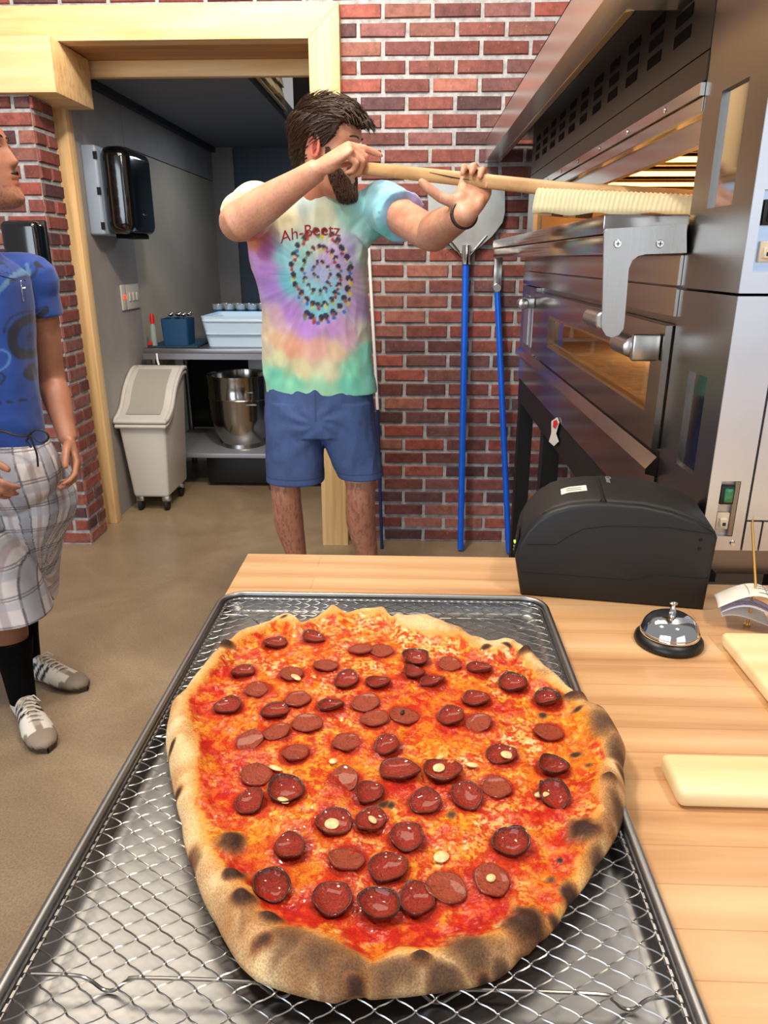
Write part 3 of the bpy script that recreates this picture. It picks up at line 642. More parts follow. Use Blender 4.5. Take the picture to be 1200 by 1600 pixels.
YEL = [(870,1110,.022,1.), (900,1140,.02,1.), (880,1180,.016,1.3), (690,1085,.02,.6), (560,1195,.03,.6), (770,1200,.025,.6), (560,1140,.02,.6), (700,1150,.02,.7), (420,1300,.03,.7), (470,1340,.025,.6), (640,1020,.02,.5), (470,1180,.02,.7), (350,1380,.012,.9), (570,1495,.018,.5), (500,1460,.02,.4), (340,1310,.012,1.2), (720,1060,.018,.5), (850,1380,.014,1.2)]
yel = np.clip(zone(YEL), 0, 1)*(1-red*.7)*sm(.3, .55, f5); col = mix(col, C(243, 168, 40), yel*.75)
spk = sm(.60, .68, fbm(p3, 300, 2, 33))*yel; col = mix(col, C(196, 84, 24), spk*.7)
PEP = [(429,996,0,0),(489,989,0,0),(379,1040,0,0),(508,1030,1,1),(541,1054,0,0),(591,1057,0,0),(355,1093,0,0),(465,1083,1,1),(400,1067,1,1),(455,1044,1,1),(429,1100,0,0),(517,1092,0,2),(571,1088,1,0),(563,1006,1,1),(596,1008,1,1),(650,1021,2,1),(647,1043,0,0),(676,1056,0,2),(703,1028,1,1),(750,1035,0,2),(803,1060,2,0),(745,1083,0,0),(705,1110,0,0),(585,1112,1,1),(632,1106,1,1),(749,1118,1,1),(857,1085,2,0),(390,1146,1,0),(432,1133,1,0),(480,1118,1,0),(461,1164,1,1),(541,1149,1,1),(606,1156,0,0),(785,1168,0,1),(858,1132,1,1),(400,1197,1,1),(538,1203,1,1),(625,1194,0,3),(692,1193,0,3),(576,1227,0,1),(446,1225,2,0),(390,1241,0,0),(777,1217,1,1),(729,1234,0,1),(864,1189,2,0),(865,1232,2,0),(664,1243,0,0),(521,1274,0,1),(578,1273,0,1),(453,1312,0,0),(636,1299,0,1),(800,1307,2,1),(541,1330,1,1),(607,1345,0,1),(769,1362,1,1),(697,1375,1,1),(652,1394,0,0),(422,1376,2,0),(518,1394,0,0),(593,1405,2,0)]
for (a, b_, kk, fl) in PEP:
    q = P(a, b_, Z=.9285); d_ = np.hypot(p3[:, 0]+wx*.5-q.x, p3[:, 1]+wy*.5-q.y); col = mix(col, C(196, 44, 6), sm(.023, .014, d_)*.72)
    col = mix(col, C(150, 30, 8), sm(.0175, .0145, d_)*.7)
# crust
cr = mix(np.tile(C(236, 204, 152), (len(p3), 1)), C(216, 168, 112), sm(.45, .7, fbm(p3, 34, 4, 51)))
cr = mix(cr, C(240, 214, 168), sm(.52, .7, fbm(p3, 70, 3, 52))*.6)
brn = near*sm(.42, .66, fbm(p3, 26, 3, 53))*.5+sm(0.02, .17, p3[:, 0]-cen[0])*sm(.40, .62, fbm(p3, 30, 3, 54))*.65
cr = mix(cr, C(168, 114, 70), np.clip(brn, 0, 1))
cr = mix(cr, C(120, 82, 54), np.clip(brn, 0, 1)*sm(.55, .7, fbm(p3, 55, 3, 56)))
ooze = np.exp(-(np.clip(-d_in, 0, 1)/.007)**2); cr = mix(cr, C(240, 160, 62), ooze*.75)
jit = (fbm(p3, 90, 3, 61)-.5)*.012; inner = sm(-.004, .003, d_in+jit); col = cr*(1-inner[:, None])+col*inner[:, None]
TOAST = [(500,1503,.026,.62), (450,1482,.014,.9), (545,1520,.016,.8), (618,1520,.019,.55), (735,1488,.015,.9), (700,1525,.014,.5), (790,1500,.010,.6), (945,1140,.018,.9), (967,1178,.014,1.1), (970,1262,.010,1.5), (905,1090,.014,.5), (845,1465,.012,.6), (940,1330,.008,1.2), (300,1330,.008,1.4)]
tst = np.clip(zone(TOAST)*(.45+1.0*fbm(p3, 40, 4, 73)), 0, 1); col = mix(col, C(128, 92, 62), sm(.08, .6, tst)*.85); col = mix(col, C(88, 64, 48), sm(.45, .95, tst)*.8)
ch = np.clip(char*(.35+1.15*fbm(p3, 55, 4, 71)), 0, 1)
col = mix(col, C(146, 96, 58), sm(.08, .5, ch)*.9); col = mix(col, C(62, 40, 31), sm(.28, .9, ch)*.92)
wet = inner*(1-sm(.3, .7, ch))*sm(.44, .56, fbm(p3, 60, 3, 88))
# faces, skirt and underside
vs = np.stack([XX.ravel(), YY.ravel(), zz], 1); f = []
i = np.arange(NR-1)[:, None]; k = np.arange(NT)[None, :]; k2 = (k+1) % NT
f = np.stack([(i*NT+k), ((i+1)*NT+k), ((i+1)*NT+k2), (i*NT+k2)], -1).reshape(-1, 4)
b1 = np.stack([cen[0]+(ro-.004)*np.cos(ths), cen[1]+(ro-.004)*np.sin(ths), np.full(NT, RK+.0022)], 1); b2 = np.array([[cen[0], cen[1], RK+.0022]]*NT)
nb = len(vs); vs = np.concatenate([vs, b1, b2]); k = np.arange(NT); k2 = (k+1) % NT; last = (NR-1)*NT
f = np.concatenate([f, np.stack([last+k, nb+k, nb+k2, last+k2], 1), np.stack([nb+k, nb+NT+k, nb+NT+k2, nb+k2], 1)])
col = np.concatenate([col, np.tile(C(176, 120, 72), (2*NT, 1))]); wet = np.concatenate([wet, np.zeros(2*NT)])
po = Vector((cen[0], cen[1], RK+.001)); vs = vs-np.array(po)
pizza = thing('pizza', po, 'large oval pepperoni pizza with charred blistered crust on the wire rack', 'pizza')
me = npmesh('crust', vs, f); setcol(me, col); wa = me.color_attributes.new('Wet', 'FLOAT_COLOR', 'POINT'); wd = np.ones((len(wet), 4)); wd[:, 0] = wet; wa.data.foreach_set('color', wd.ravel())
m, nt, b = newmat('pizza_top'); a = N(nt, 'ShaderNodeAttribute', attribute_name='Col'); w = N(nt, 'ShaderNodeAttribute', attribute_name='Wet')
sp = N(nt, 'ShaderNodeSeparateColor'); nt.links.new(w.outputs[0], sp.inputs[0]); v = coords(nt)
nn = ramp(nt, noise(nt, v, 700, 3, .6), [(.35, (.82, .78, .74)), (.62, (1, 1, 1))]); nt.links.new(mixc(nt, a.outputs[0], nn, 1., 'MULTIPLY'), b.inputs['Base Color'])
mr = N(nt, 'ShaderNodeMapRange'); nt.links.new(sp.outputs[0], mr.inputs[0]); mr.inputs[3].default_value = .75; mr.inputs[4].default_value = .42; nt.links.new(mr.outputs[0], b.inputs['Roughness'])
cm = N(nt, 'ShaderNodeMath', operation='MULTIPLY'); nt.links.new(sp.outputs[0], cm.inputs[0]); cm.inputs[1].default_value = .5; nt.links.new(cm.outputs[0], b.inputs['Coat Weight']); b.inputs['Coat Roughness'].default_value = .04; b.inputs['Specular IOR Level'].default_value = .25
bump(nt, noise(nt, v, 420, 3, .6), b, .45, .0016)
obj('crust', me, m, pizza)
def topz(x, y):
    d = (vs[:last, 0]+po.x-x)**2+(vs[:last, 1]+po.y-y)**2; return vs[int(np.argmin(d)), 2]+po.z
# pepperoni: a few cup shapes, copied and turned
m, nt, b = newmat('pepperoni_red'); a = N(nt, 'ShaderNodeAttribute', attribute_name='Col'); v = coords(nt)
c = mixc(nt, a.outputs[0], ramp(nt, noise(nt, v, 380, 4, .7), [(.3, (.62, .55, .52)), (.5, (1, 1, 1)), (.72, (1, .98, .92))]), 1., 'MULTIPLY')
c = mixc(nt, c, L((.84, .55, .26)), ramp(nt, noise(nt, v, 850, 2, .6), [(.54, (0, 0, 0)), (.64, (.5, .5, .5))])); nt.links.new(c, b.inputs['Base Color'])
b.inputs['Roughness'].default_value = .45; b.inputs['Specular IOR Level'].default_value = .3; b.inputs['Coat Weight'].default_value = .5; b.inputs['Coat Roughness'].default_value = .05; bump(nt, noise(nt, v, 480, 4, .7), b, .8, .002); M_pep = m
def pepmesh(kind, seed):
    r = .0142; n = 40; prof = []
    cup = {0: .0040, 1: .0012, 2: .0070}[kind]
    for t in np.linspace(0, 1, 12): prof.append((r*t, cup*t**3.2+.0012))
    prof += [(r*1.03, cup+.0006), (r*1.02, cup-.0010)]
    for t in np.linspace(.97, .5, 5): prof.append((r*t, cup*t**3.2-.0014))
    vs_ = []; cc = []
    for j, (q, z) in enumerate(prof):
        for k in range(n):
            w = 2*PI*k/n; wob = 1+.05*math.sin(w*2+seed)+.03*math.sin(w*5+seed*2); dz = (q/r)**3*.0014*math.sin(w*2+seed*1.7)*(1 if kind != 1 else .4)
            vs_.append((q*wob*math.cos(w), q*wob*math.sin(w), z+dz))
            rim_ = sm(.80, 1.0, np.array(q/r)); pale = kind == 1
            base = np.array(C(158, 62, 36) if pale else C(150, 30, 10)); edge_ = np.array(C(140, 48, 28) if pale else (C(50, 20, 14) if kind == 2 else C(92, 22, 14)))
            cc.append(base*(1-rim_)+edge_*rim_ if j < 14 else C(130, 32, 20))
    fs = [(i*n+k, i*n+(k+1) % n, (i+1)*n+(k+1) % n, (i+1)*n+k) for i in range(len(prof)-1) for k in range(n)]
    me = npmesh('pepperoni', vs_, fs); setcol(me, cc); me.materials.append(M_pep); return me
pm = {k: [pepmesh(k, s*1.9+k) for s in range(4)] for k in range(3)}
# oil sheen discs inside some cups and pale cheese on others keep their own shape
for i, (a, b_, k, fl) in enumerate(PEP):
    q = P(a, b_, Z=.9285); z = topz(q.x, q.y)
    me = pm[k][i % 4]; o = bpy.data.objects.new('pepperoni', me); COL.objects.link(o); o.parent = pizza
    sc = 1.28 if fl == 3 else random.uniform(.93, 1.07)
    o.location = Vector((q.x, q.y, z+.0006))-po; o.scale = (sc, sc*(random.uniform(.8, 1.0) if fl != 2 else .62), 1)
    o.rotation_euler = (random.uniform(-.16, .16)+(.25 if k == 2 else .0), random.uniform(-.16, .16), random.uniform(-.5, .5) if fl == 2 else random.uniform(0, 6.28) if k != 2 else random.uniform(-.4, .4))
M_garlic = M('garlic', (.93, .80, .56), .4, var=.15, vs=200, bmp=.3, bs=300, bd=.001, coat=.3)
for (a, b_, r, asp) in ((686,1187,.0062,.8), (518,1272,.0062,.9), (793,1165,.006,1.), (462,1048,.008,.5), (430,1185,.007,.45), (690,1322,.0065,.8), (582,1268,.005,.6), (848,1228,.0035,2.2), (520,1175,.004,.8), (442,1236,.006,.6), (738,1182,.006,.6), (768,1357,.004,.8)):
    q = P(a, b_, Z=.931); z = topz(q.x, q.y)+.0030; w = random.uniform(0, 3)
    mb = MB().ell((q.x, q.y, z), (r, r*asp, .0016), Matrix.Rotation(w, 3, 'Z') @ Matrix.Rotation(.12, 3, 'X'), 14); obj('garlic_slice', mb, M_garlic, pizza)
M_herb = M('charred_herb', (.13, .10, .05), .6)
for (a, b_, r) in ((850,1213,.006), (629,1098,.004), (872,1078,.005)):
    q = P(a, b_, Z=.932); mb = MB().ell((q.x, q.y, topz(q.x, q.y)+.004), (r, r*.5, .0016), Matrix.Rotation(r*300, 3, 'Z'), 10); obj('herb_leaf', mb, M_herb, pizza)
# ================================================================ receipt printer
pr = thing('receipt_printer', (.29, 1.02, TZ), 'black receipt printer with rounded front and small white label on its lid', 'printer')
ang = math.radians(-9); PW, PL = .150, .262
ax = Vector((math.cos(ang), math.sin(ang), 0)); ay = Vector((-math.sin(ang), math.cos(ang), 0)); O = Vector((.166, 1.002, TZ))
def Q(u, w, z): return O+ax*(u*.965)+ay*w+Vector((0, 0, z*.955))
prof = [(0, 0), (-.004, .02), (-.012, .062), (-.008, .085), (.003, .108), (.018, .127), (.038, .142), (.062, .151), (.090, .156), (.125, .158), (.165, .157), (.205, .150), (.240, .138), (.268, .124), (.272, .115), (.268, .0)]
def slab(w0, w1, pf, off=0):
    bm = bmesh.new(); a = [bm.verts.new(Q(u, w0, z)) for u, z in pf]; b_ = [bm.verts.new(Q(u, w1, z)) for u, z in pf]; n = len(pf)
    bm.faces.new(a); bm.faces.new(b_[::-1]); rail = []
    for i in range(n): bm.faces.new((a[i], b_[i], b_[(i+1) % n], a[(i+1) % n]))
    bmesh.ops.recalc_face_normals(bm, faces=bm.faces[:])
    es = [e for e in bm.edges if (e.verts[0] in a and e.verts[1] in a) or (e.verts[0] in b_ and e.verts[1] in b_)]
    bmesh.ops.bevel(bm, geom=es, offset=.006, segments=3, profile=.5, affect='EDGES'); return MB().bm(bm)
M_case = M('printer_case', (.035, .033, .034), .5, bmp=.15, bs=1500, bd=.0004); M_lid = M('printer_lid', (.085, .075, .066), .55, 0, .25, 60, bmp=.2, bs=1200, bd=.0005)
obj('case', slab(0, PW, prof), M_case, pr)
lid = [(-.004, .095), (.006, .114), (.020, .1305), (.040, .1452), (.063, .1542), (.092, .1595), (.108, .1602), (.108, .150), (.03, .13), (.0, .09)]
lo = obj('paper_cover', slab(.012, PW-.012, lid), M_lid, pr)
lid2 = [(.113, .1615), (.165, .1612), (.205, .1545), (.240, .1425), (.262, .131), (.262, .12), (.113, .14)]
l2 = obj('rear_cover', slab(.010, PW-.010, lid2), M_lid, pr)
obj('gap', MB().prism([Q(.108, .010, .150), Q(.113, .010, .150), Q(.113, .010, .1585), Q(.108, .010, .1585)], ay*(PW-.02)), M('gap_black', (.01, .01, .01), .8), pr, False)
# seam lines on the side facing the counter
M_seam = M('seam', (.012, .012, .012), .9)
def seam(pts, w=-.0003, m=M_seam, r=.0006): obj('seam', MB().tube([Q(u, w, z) for u, z in pts], r, 6), m, pr)
seam([(.0, .040), (.165, .040), (.190, .052), (.268, .052)]); seam([(.004, .086), (.048, .089), (.062, .102), (.085, .117), (.12, .124), (.2, .128), (.262, .122)])
# side swoosh on the cover, control panel with green light
seam([(.108, .150), (.120, .146), (.140, .150), (.150, .156)], .0098)
q = [Q(-.0130, .060, .060), Q(-.0135, .060, .078), Q(-.0105, .060, .086)]
cp = obj('button_panel', MB().prism([Q(-.0135, .015, .058), Q(-.0150, .015, .063), Q(-.0110, .015, .090), Q(-.0080, .015, .090)], ay*.05), M_black, pr, False)
obj('indicator_light', MB().rbox(Q(-.0135, .028, .078)-Vector((.0015, .004, .0015)), Q(-.0135, .028, .078)+Vector((.0015, .004, .0015)), .0008, 2), emit('green_led', (.55, 1., .15), 3.), cp)
for k in range(2): obj('button', MB().rbox(Q(-.0142, .028, .070-k*.006)-Vector((.0010, .004, .0012)), Q(-.0142, .028, .070-k*.006)+Vector((.0010, .004, .0012)), .0008, 2), M('button_grey', (.45, .45, .45), .5), cp)
# label and maker's lettering on the lid
def onlid(u, w, off=.0006):
    us = [a for a, _ in lid[:7]]+[a for a, _ in lid2[:5]]; zs = [b_ for _, b_ in lid[:7]]+[b_ for _, b_ in lid2[:5]]
    return Q(u, w, float(np.interp(u, us, zs))+off)
mb = MB(); g = [[onlid(.052+.038*i/6, .055+.028*j/3, .0007) for j in range(4)] for i in range(7)]
vs_ = [p for r in g for p in r]+[p+Vector((0, 0, -.0005)) for r in g for p in r]; mb.add(vs_, [(i*4+j, (i+1)*4+j, (i+1)*4+j+1, i*4+j+1) for i in range(6) for j in range(3)]+[(28+i*4+j, 28+i*4+j+1, 28+(i+1)*4+j+1, 28+(i+1)*4+j) for i in range(6) for j in range(3)])
lb = obj('label', mb, M('paper_label', (.86, .86, .80), .7), lo)
n_ = (onlid(.09, .06)-onlid(.052, .06)).normalized()
mb = MB()
for w_ in (.064, .073): mb.tube([onlid(.060+.022*i/40, w_+.0014*math.sin(i*2.1)*(1 if i % 9 else .2), .0011) for i in range(41)], .0003, 4)
obj('label_print', mb, M_seam, lb)
tq = (onlid(.16, .10)-onlid(.12, .10)).normalized()
place_text('maker_mark', 'Clover', .012, M('mark_grey', (.50, .50, .50), .6), l2, onlid(.126, .112, .0006), -ay, tq)
# hinge dimple screws on side
for z in (.112, .098): obj('screw_hole', MB().lathe([(0, -.0004), (.0024, -.0004), (.0026, 0)], Q(.249, -.0004, z), 12, 'y'), M_seam, pr)
# ================================================================ call bell
bell = thing('call_bell', (.340, .866, TZ), 'chrome service bell on a round black base, in front of the printer', 'bell')
bc = Vector((.340, .866, TZ))
obj('base', MB().lathe([(0, 0), (.042, 0), (.0435, .003), (.0425, .008), (.038, .013), (.032, .0155), (.0, .016)], bc, 64), M_black, bell)
obj('dome', MB().lathe([(.0355, .0155), (.0370, .0150), (.0372, .0165), (.0362, .0185), (.0368, .0205), (.0355, .0230), (.0330, .0290), (.0285, .0345), (.0220, .0385), (.0140, .0408), (.006, .0415), (0, .0415)], bc, 72), M_chrome, bell)
obj('plunger', MB().lathe([(.0045, .041), (.0048, .044), (.0034, .045), (.0042, .0462), (.0034, .0474), (.0042, .0486), (.0034, .050), (.0026, .052), (.0022, .055), (.0048, .0562), (.0050, .0575), (.0025, .059), (0, .0592)], bc, 24), M_chrome, bell)
# ================================================================ receipt spindle and slips
q = P(1167, 978, Z=TZ)
sp_ = thing('receipt_spindle', (q.x, q.y, TZ), 'thin brass receipt spike standing on the counter right of the bell', 'receipt spindle')
M_brass = M('brass', (.88, .76, .48), .3, 1.); tipz = P(1178, 805, Y=q.y)
obj('spike', MB().tube([(q.x, q.y, TZ), (q.x+.002, q.y, TZ+.06), (tipz.x-.0004, q.y, tipz.z-.012), (tipz.x, q.y, tipz.z)], [.0018, .0018, .0016, .0003], 12), M_brass, sp_)
obj('foot', MB().tube([(q.x, q.y, TZ+.0008), (q.x, q.y, TZ+.0035)], .0045, 16), M_brass, sp_)
M_slip = M('receipt_paper', (.88, .85, .80), .8, var=.04, vs=60); M_slipv = M('carbon_slip', (.76, .74, .84), .8, var=.05, vs=60)
def slip(name, cx, cy, cz, w, d, rot, lift, mat, label, seed):
    n1, n2 = 24, 12; v = []; f = []
    for i in range(n1+1):
        for j in range(n2+1):
            u = (i/n1-.5)*w; s = (j/n2-.5)*d; z = cz-lift*((u/w*2)**2)+.004*math.sin(u*60+seed)+.003*math.sin(s*70+seed*2)
            x = cx+u*math.cos(rot)-s*math.sin(rot); y = cy+u*math.sin(rot)+s*math.cos(rot); v.append((x, y, z))
    for i in range(n1):
        for j in range(n2): a = i*(n2+1)+j; f.append((a, a+n2+1, a+n2+2, a+1))
    org = Vector((cx, cy, cz)); me = npmesh(name, np.array(v)-np.array(org), f); me.materials.append(mat); o = bpy.data.objects.new(name, me); COL.objects.link(o); o.location = org
    so = o.modifiers.new('s', 'SOLIDIFY'); so.thickness = .0003; tag(o, label, 'receipt', 'receipts on the spike'); return o, (lambda uu, ss: (cx+uu*math.cos(rot)-ss*math.sin(rot), cy+uu*math.sin(rot)+ss*math.cos(rot), cz-lift*((uu/w*2)**2)+.004*math.sin(uu*60+seed)+.003*math.sin(ss*70+seed*2)+.0006))
o, fn = slip('receipt', q.x+.002, q.y+.004, TZ+.050, .088, .048, -.25, .016, M_slip, 'cream printed receipt on top of the pierced slips', 1.)
M_ink = M('ink', (.30, .30, .34), .8)
mb = MB()
for ss in (-.018, -.004, .008): mb.tube([fn(u, ss*.9) for u in np.linspace(.004, .036, 9)], .00035, 4)
for uu in (-.008, .014, .026): mb.tube([fn(uu, s) for s in np.linspace(-.019, .019, 9)], .0003, 4)
rl = MB(); rl.v = [tuple(Vector(p)-Vector(o.location)) for p in mb.v]; rl.f = mb.f; rl.mi = mb.mi
ob = bpy.data.objects.new('printed_rule', rl.mesh('printed_rule')); ob.data.materials.append(M_ink); COL.objects.link(ob); ob.parent = o
o, fn = slip('receipt', q.x-.001, q.y-.009, TZ+.037, .078, .036, -.33, .010, M_slipv, 'lilac handwritten slip pierced just below the cream receipt', 2.2)
mb = MB()
for ss in (-.006, .003): mb.tube([fn(u, ss+.0012*math.sin(u*900)) for u in np.linspace(-.022, .028, 60)], .0003, 4)
rl = MB(); rl.v = [tuple(Vector(p)-Vector(o.location)) for p in mb.v]; rl.f = mb.f; rl.mi = mb.mi
ob = bpy.data.objects.new('handwriting', rl.mesh('handwriting')); ob.data.materials.append(M_ink); COL.objects.link(ob); ob.parent = o
slip('receipt', q.x-.006, q.y+.004, TZ+.022, .06, .034, -.2, .007, M_slip, 'small curled cream slip lowest on the spike', 3.4)
# ================================================================ two pale boards at the right edge
b_ = MB().rbox((.404, .655, TZ+.001), (.80, .862, TZ+.020), .006, 4)
top('wooden_board', b_, M_board, 'pale wooden board lying right of the bell, cut by the photo edge', 'board', (.6, .76, TZ))
c0 = P(1048, 1215, Z=.903)
b_ = MB().rbox((.247, .553, TZ+.001), (.78, .610, TZ+.021), .007, 4)
top('wooden_board', b_, M_board, 'narrow pale wooden bar lying right of the pizza, nearest the viewer', 'board', (.5, .58, TZ))
# ================================================================ peels leaning on the brick
def peel(loc, label, head, h0, h1, m=M_blue):
    t = thing('pizza_peel', loc, label, 'pizza peel', 'blue handled peels on the brick wall'); return t
M_aluh = M('peel_metal', (.74, .76, .76), .42, .85, .08, 10)
A = P(718.5, 870, Z=.0); A = Vector((.249, 3.36, .012)); Bt = P(728, 402, Y=3.452)
t = peel((A.x, A.y, 0), 'long blue handled metal peel leaning on the brick, blade up', 0, 0, 0)
obj('handle', MB().tube([A, Bt], .0145, 12, sq=.6), M_blue, t)
hd = [P(x, y, Y=3.462) for x, y in [(727, 397), (712, 392), (699, 378), (672, 350), (669, 335), (669, 285), (678, 276), (700, 270), (760, 270), (781, 276), (789, 290), (789, 332), (785, 348), (770, 368), (745, 390)]]
mb = MB().prism(hd, (0, .003, 0)); bl = obj('blade', mb, M_aluh, t, False)
obj('socket', MB().tube([Bt+Vector((0, -.002, -.03)), Bt+Vector((0, .002, .05))], .020, 16), M_chrome, t)
for xs in (-1, 1): obj('brace', MB().tube([Bt+Vector((xs*.012, .0, .0)), Bt+Vector((xs*.09, .012, .09)), ], .005, 8), M_chrome, t)
A = Vector((.482, 3.33, .012)); Bt = Vector((.374, 3.45, 1.27))
t = peel((A.x, A.y, 0), 'second blue pole leaning beside the oven, its top behind the open door', 0, 0, 0)
obj('handle', MB().tube([A, Bt], .0125, 12, sq=.6), M_blue, t); obj('socket', MB().tube([Bt, Bt+Vector((-.002, .004, .08))], .015, 12), M_chrome, t)
t = thing('thin_pole', (-.145, 3.38, 0), 'thin white pole with dark blue lower end leaning behind the man', 'pole')
obj('shaft', MB().tube([P(597, 862, Y=3.38), P(590, 640, Y=3.42)], .008, 10), M('navy', (.10, .16, .36), .5), t); obj('upper_shaft', MB().tube([P(590, 640, Y=3.42), P(576, 385, Y=3.47)], .0075, 10), M_white, t)
# dark dispenser and white box on the left brick pier
def dispenser(loc, label, s=1., clear=False): pass
t = thing('paper_dispenser', (-1.68, 3.38, 1.39), 'glossy black dispenser on the brick pier, behind the man in blue', 'dispenser')
obj('cover', MB().rbox((-1.765, 3.275, 1.255), (-1.604, 3.374, 1.515), .025, 5), M('gloss_black', (.02, .03, .035), .1, coat=1), t)
obj('back_plate', MB().rbox((-1.772, 3.355, 1.25), (-1.600, 3.379, 1.52), .008, 2), M_blackm, t)
t = thing('napkin_holder', (-1.66, 3.37, .95), 'small white holder on the brick pier behind the arm of the man in blue', 'holder')
obj('body', MB().rbox((-1.76, 3.28, .86), (-1.615, 3.378, 1.045), .006, 2), M_white, t); obj('lid', MB().rbox((-1.765, 3.275, 1.048), (-1.61, 3.378, 1.085), .004, 2), M('holder_lid', (.62, .58, .54), .5), t)
t = thing('paper_towel_dispenser', (-1.60, 4.1, 1.70), 'black and grey paper towel dispenser on the grey wall inside the doorway', 'dispenser')
Mg = M('grey_plastic', (.60, .66, .74), .35)
obj('back_plate', MB().rbox((-1.622, 3.87, 1.475), (-1.545, 4.26, 1.885), .012, 3), Mg, t)
cv_ = MB().rbox((-1.545, 3.88, 1.48), (-1.40, 4.25, 1.885), .05, 6); obj('cover', cv_, M('gloss_black2', (.025, .025, .03), .12, coat=1), t)
for z in (1.50, 1.66, 1.82): obj('clip', MB().box((-1.560, 3.868, z), (-1.540, 3.8705, z+.035)), M_black, t, False)
obj('outlet', MB().box((-1.52, 3.95, 1.462), (-1.43, 4.18, 1.482)), M_void, t, False); obj('badge', MB().rbox((-1.401, 4.04, 1.575), (-1.398, 4.09, 1.583), .001, 1), M_chrome, t)
t = thing('light_switch_plate', (-1.615, 4.3, 1.15), 'pale double switch plate with a red pilot light on the grey wall', 'light switch')
Mi = M('switch_plastic', (.80, .78, .74), .5)
obj('plate', MB().rbox((-1.619, 4.17, 1.09), (-1.610, 4.24, 1.225), .002, 2), Mi, t); obj('plate', MB().rbox((-1.619, 4.245, 1.09), (-1.610, 4.44, 1.225), .002, 2), Mi, t)
obj('pilot_light', MB().rbox((-1.610, 4.195, 1.15), (-1.604, 4.215, 1.17), .002, 2), emit('red_pilot', (1, .15, .08), 4.), t)
for k in range(3): obj('toggle', MB().rbox((-1.610, 4.27+k*.055, 1.135), (-1.603, 4.295+k*.055, 1.18), .002, 2), Mi, t)
# ================================================================ steel work table in the back room
t = thing('work_table', (-1.0, 4.65, 0), 'stainless work table with undershelf in the back room', 'table')
M_tsteel = steel('table_steel', (.62, .62, .64), .35, 0)
mb = MB().rbox((-1.575, 4.30, .835), (-.38, 5.05, .868), .004, 2); mb.box((-1.575, 4.30, .805), (-.38, 4.312, .84)); obj('top', mb, M_tsteel, t)
obj('shelf', MB().rbox((-1.56, 4.32, .205), (-.40, 5.03, .235), .004, 2), M('shelf_grey', (.62, .64, .68), .4, .4), t)
for x, y in ((-1.54, 4.38), (-.86, 4.335), (-1.54, 5.0), (-.43, 5.0), (-.43, 4.35)): obj('leg', MB().tube([(x, y, .0), (x, y, .81)], .019, 14), M_tsteel, t)
# tub, caddy, mats and cups on the table
t = thing('storage_tub', (-1.05, 4.55, .868), 'long white plastic tub with moulded ribs on the work table', 'tub')
def taper(x0, y0, x1, y1, z0, z1, ins, r, wall=.004):
    a = rrect(x0+ins, y0+ins, x1-ins, y1-ins, r, z0, 5); b_ = rrect(x0, y0, x1, y1, r, z1, 5); c = rrect(x0+wall, y0+wall, x1-wall, y1-wall, r, z1, 5); d = rrect(x0+ins+wall, y0+ins+wall, x1-ins-wall, y1-ins-wall, r, z0+wall, 5)
    n = len(a); mb = MB(); vs_ = a+b_+c+d; mb.add(vs_, [(i*n+k, i*n+(k+1) % n, (i+1)*n+(k+1) % n, (i+1)*n+k) for i in range(3) for k in range(n)]+[tuple(range(n))[::-1], tuple(3*n+k for k in range(n))]); return mb
M_tub = M('tub_plastic', (.78, .88, .97), .4)
obj('body', taper(-1.24, 4.36, -.62, 4.80, .869, 1.045, .03, .03), M_tub, t)
for z in (.945, 1.02): rr = rrect(-1.232+(.03*(1.045-z)/.18), 4.368-.004, -.628-(.03*(1.045-z)/.18), 4.80, .03, z, 5); obj('rib', MB().tube(rr+rr[:2], .005 if z < 1 else .009, 8, cap=False), M_tub, t)
M_navy = M('blue_caddy', (.05, .26, .42), .45)
t = thing('utensil_caddy', (-1.39, 4.45, .869), 'dark blue open box full of steel utensil heads on the work table', 'caddy')
obj('box', taper(-1.475, 4.36, -1.315, 4.52, .878, 1.03, .006, .012), M_navy, t)
for k, (x, y) in enumerate(((-1.44, 4.42), (-1.40, 4.45), (-1.36, 4.41), (-1.345, 4.47), (-1.42, 4.48))):
    o = top('ladle', MB().tube([(x, y, .885), (x+.01, y, 1.04)], .003, 6).ell((x+.012, y, 1.052), (.017, .017, .013)), M_chrome, ('front left', 'centre', 'front right', 'back right', 'back left')[k]+' steel utensil head poking out of the dark blue caddy', 'utensil', (x, y, .885), 'utensils in the caddy')
top('bar_mat', MB().rbox((-1.56, 4.34, .8685), (-1.26, 4.8, .877), .003, 2), M('mat_teal', (.06, .22, .30), .6), 'dark teal mat under the blue caddy', 'mat', (-1.4, 4.5, .869))
t = thing('marker_bottle', (-1.52, 4.38, .869), 'slim clear bottle with a red nozzle at the left end of the work table', 'bottle')
obj('body', MB().lathe([(0, .870), (.018, .870), (.018, .98), (.012, 1.0), (.010, 1.01)], (-1.525, 4.37, .001), 18), M('grey_clear', (.55, .60, .60), .25), t); obj('nozzle', MB().lathe([(.012, 1.0), (.013, 1.04), (.008, 1.06), (0, 1.062)], (-1.525, 4.37, .001), 14), M('red_plastic', (.80, .12, .08), .4), t)
obj('tag', MB().rbox((-1.56, 4.345, .879), (-1.53, 4.36, .90), .003, 1), M('red_plastic2', (.70, .14, .10), .5), t)
M_cup = M('cup_blue', (.05, .38, .55), .2, coat=.6); M_rim = M('cup_rim', (.80, .84, .86), .1, .6)
proto = None
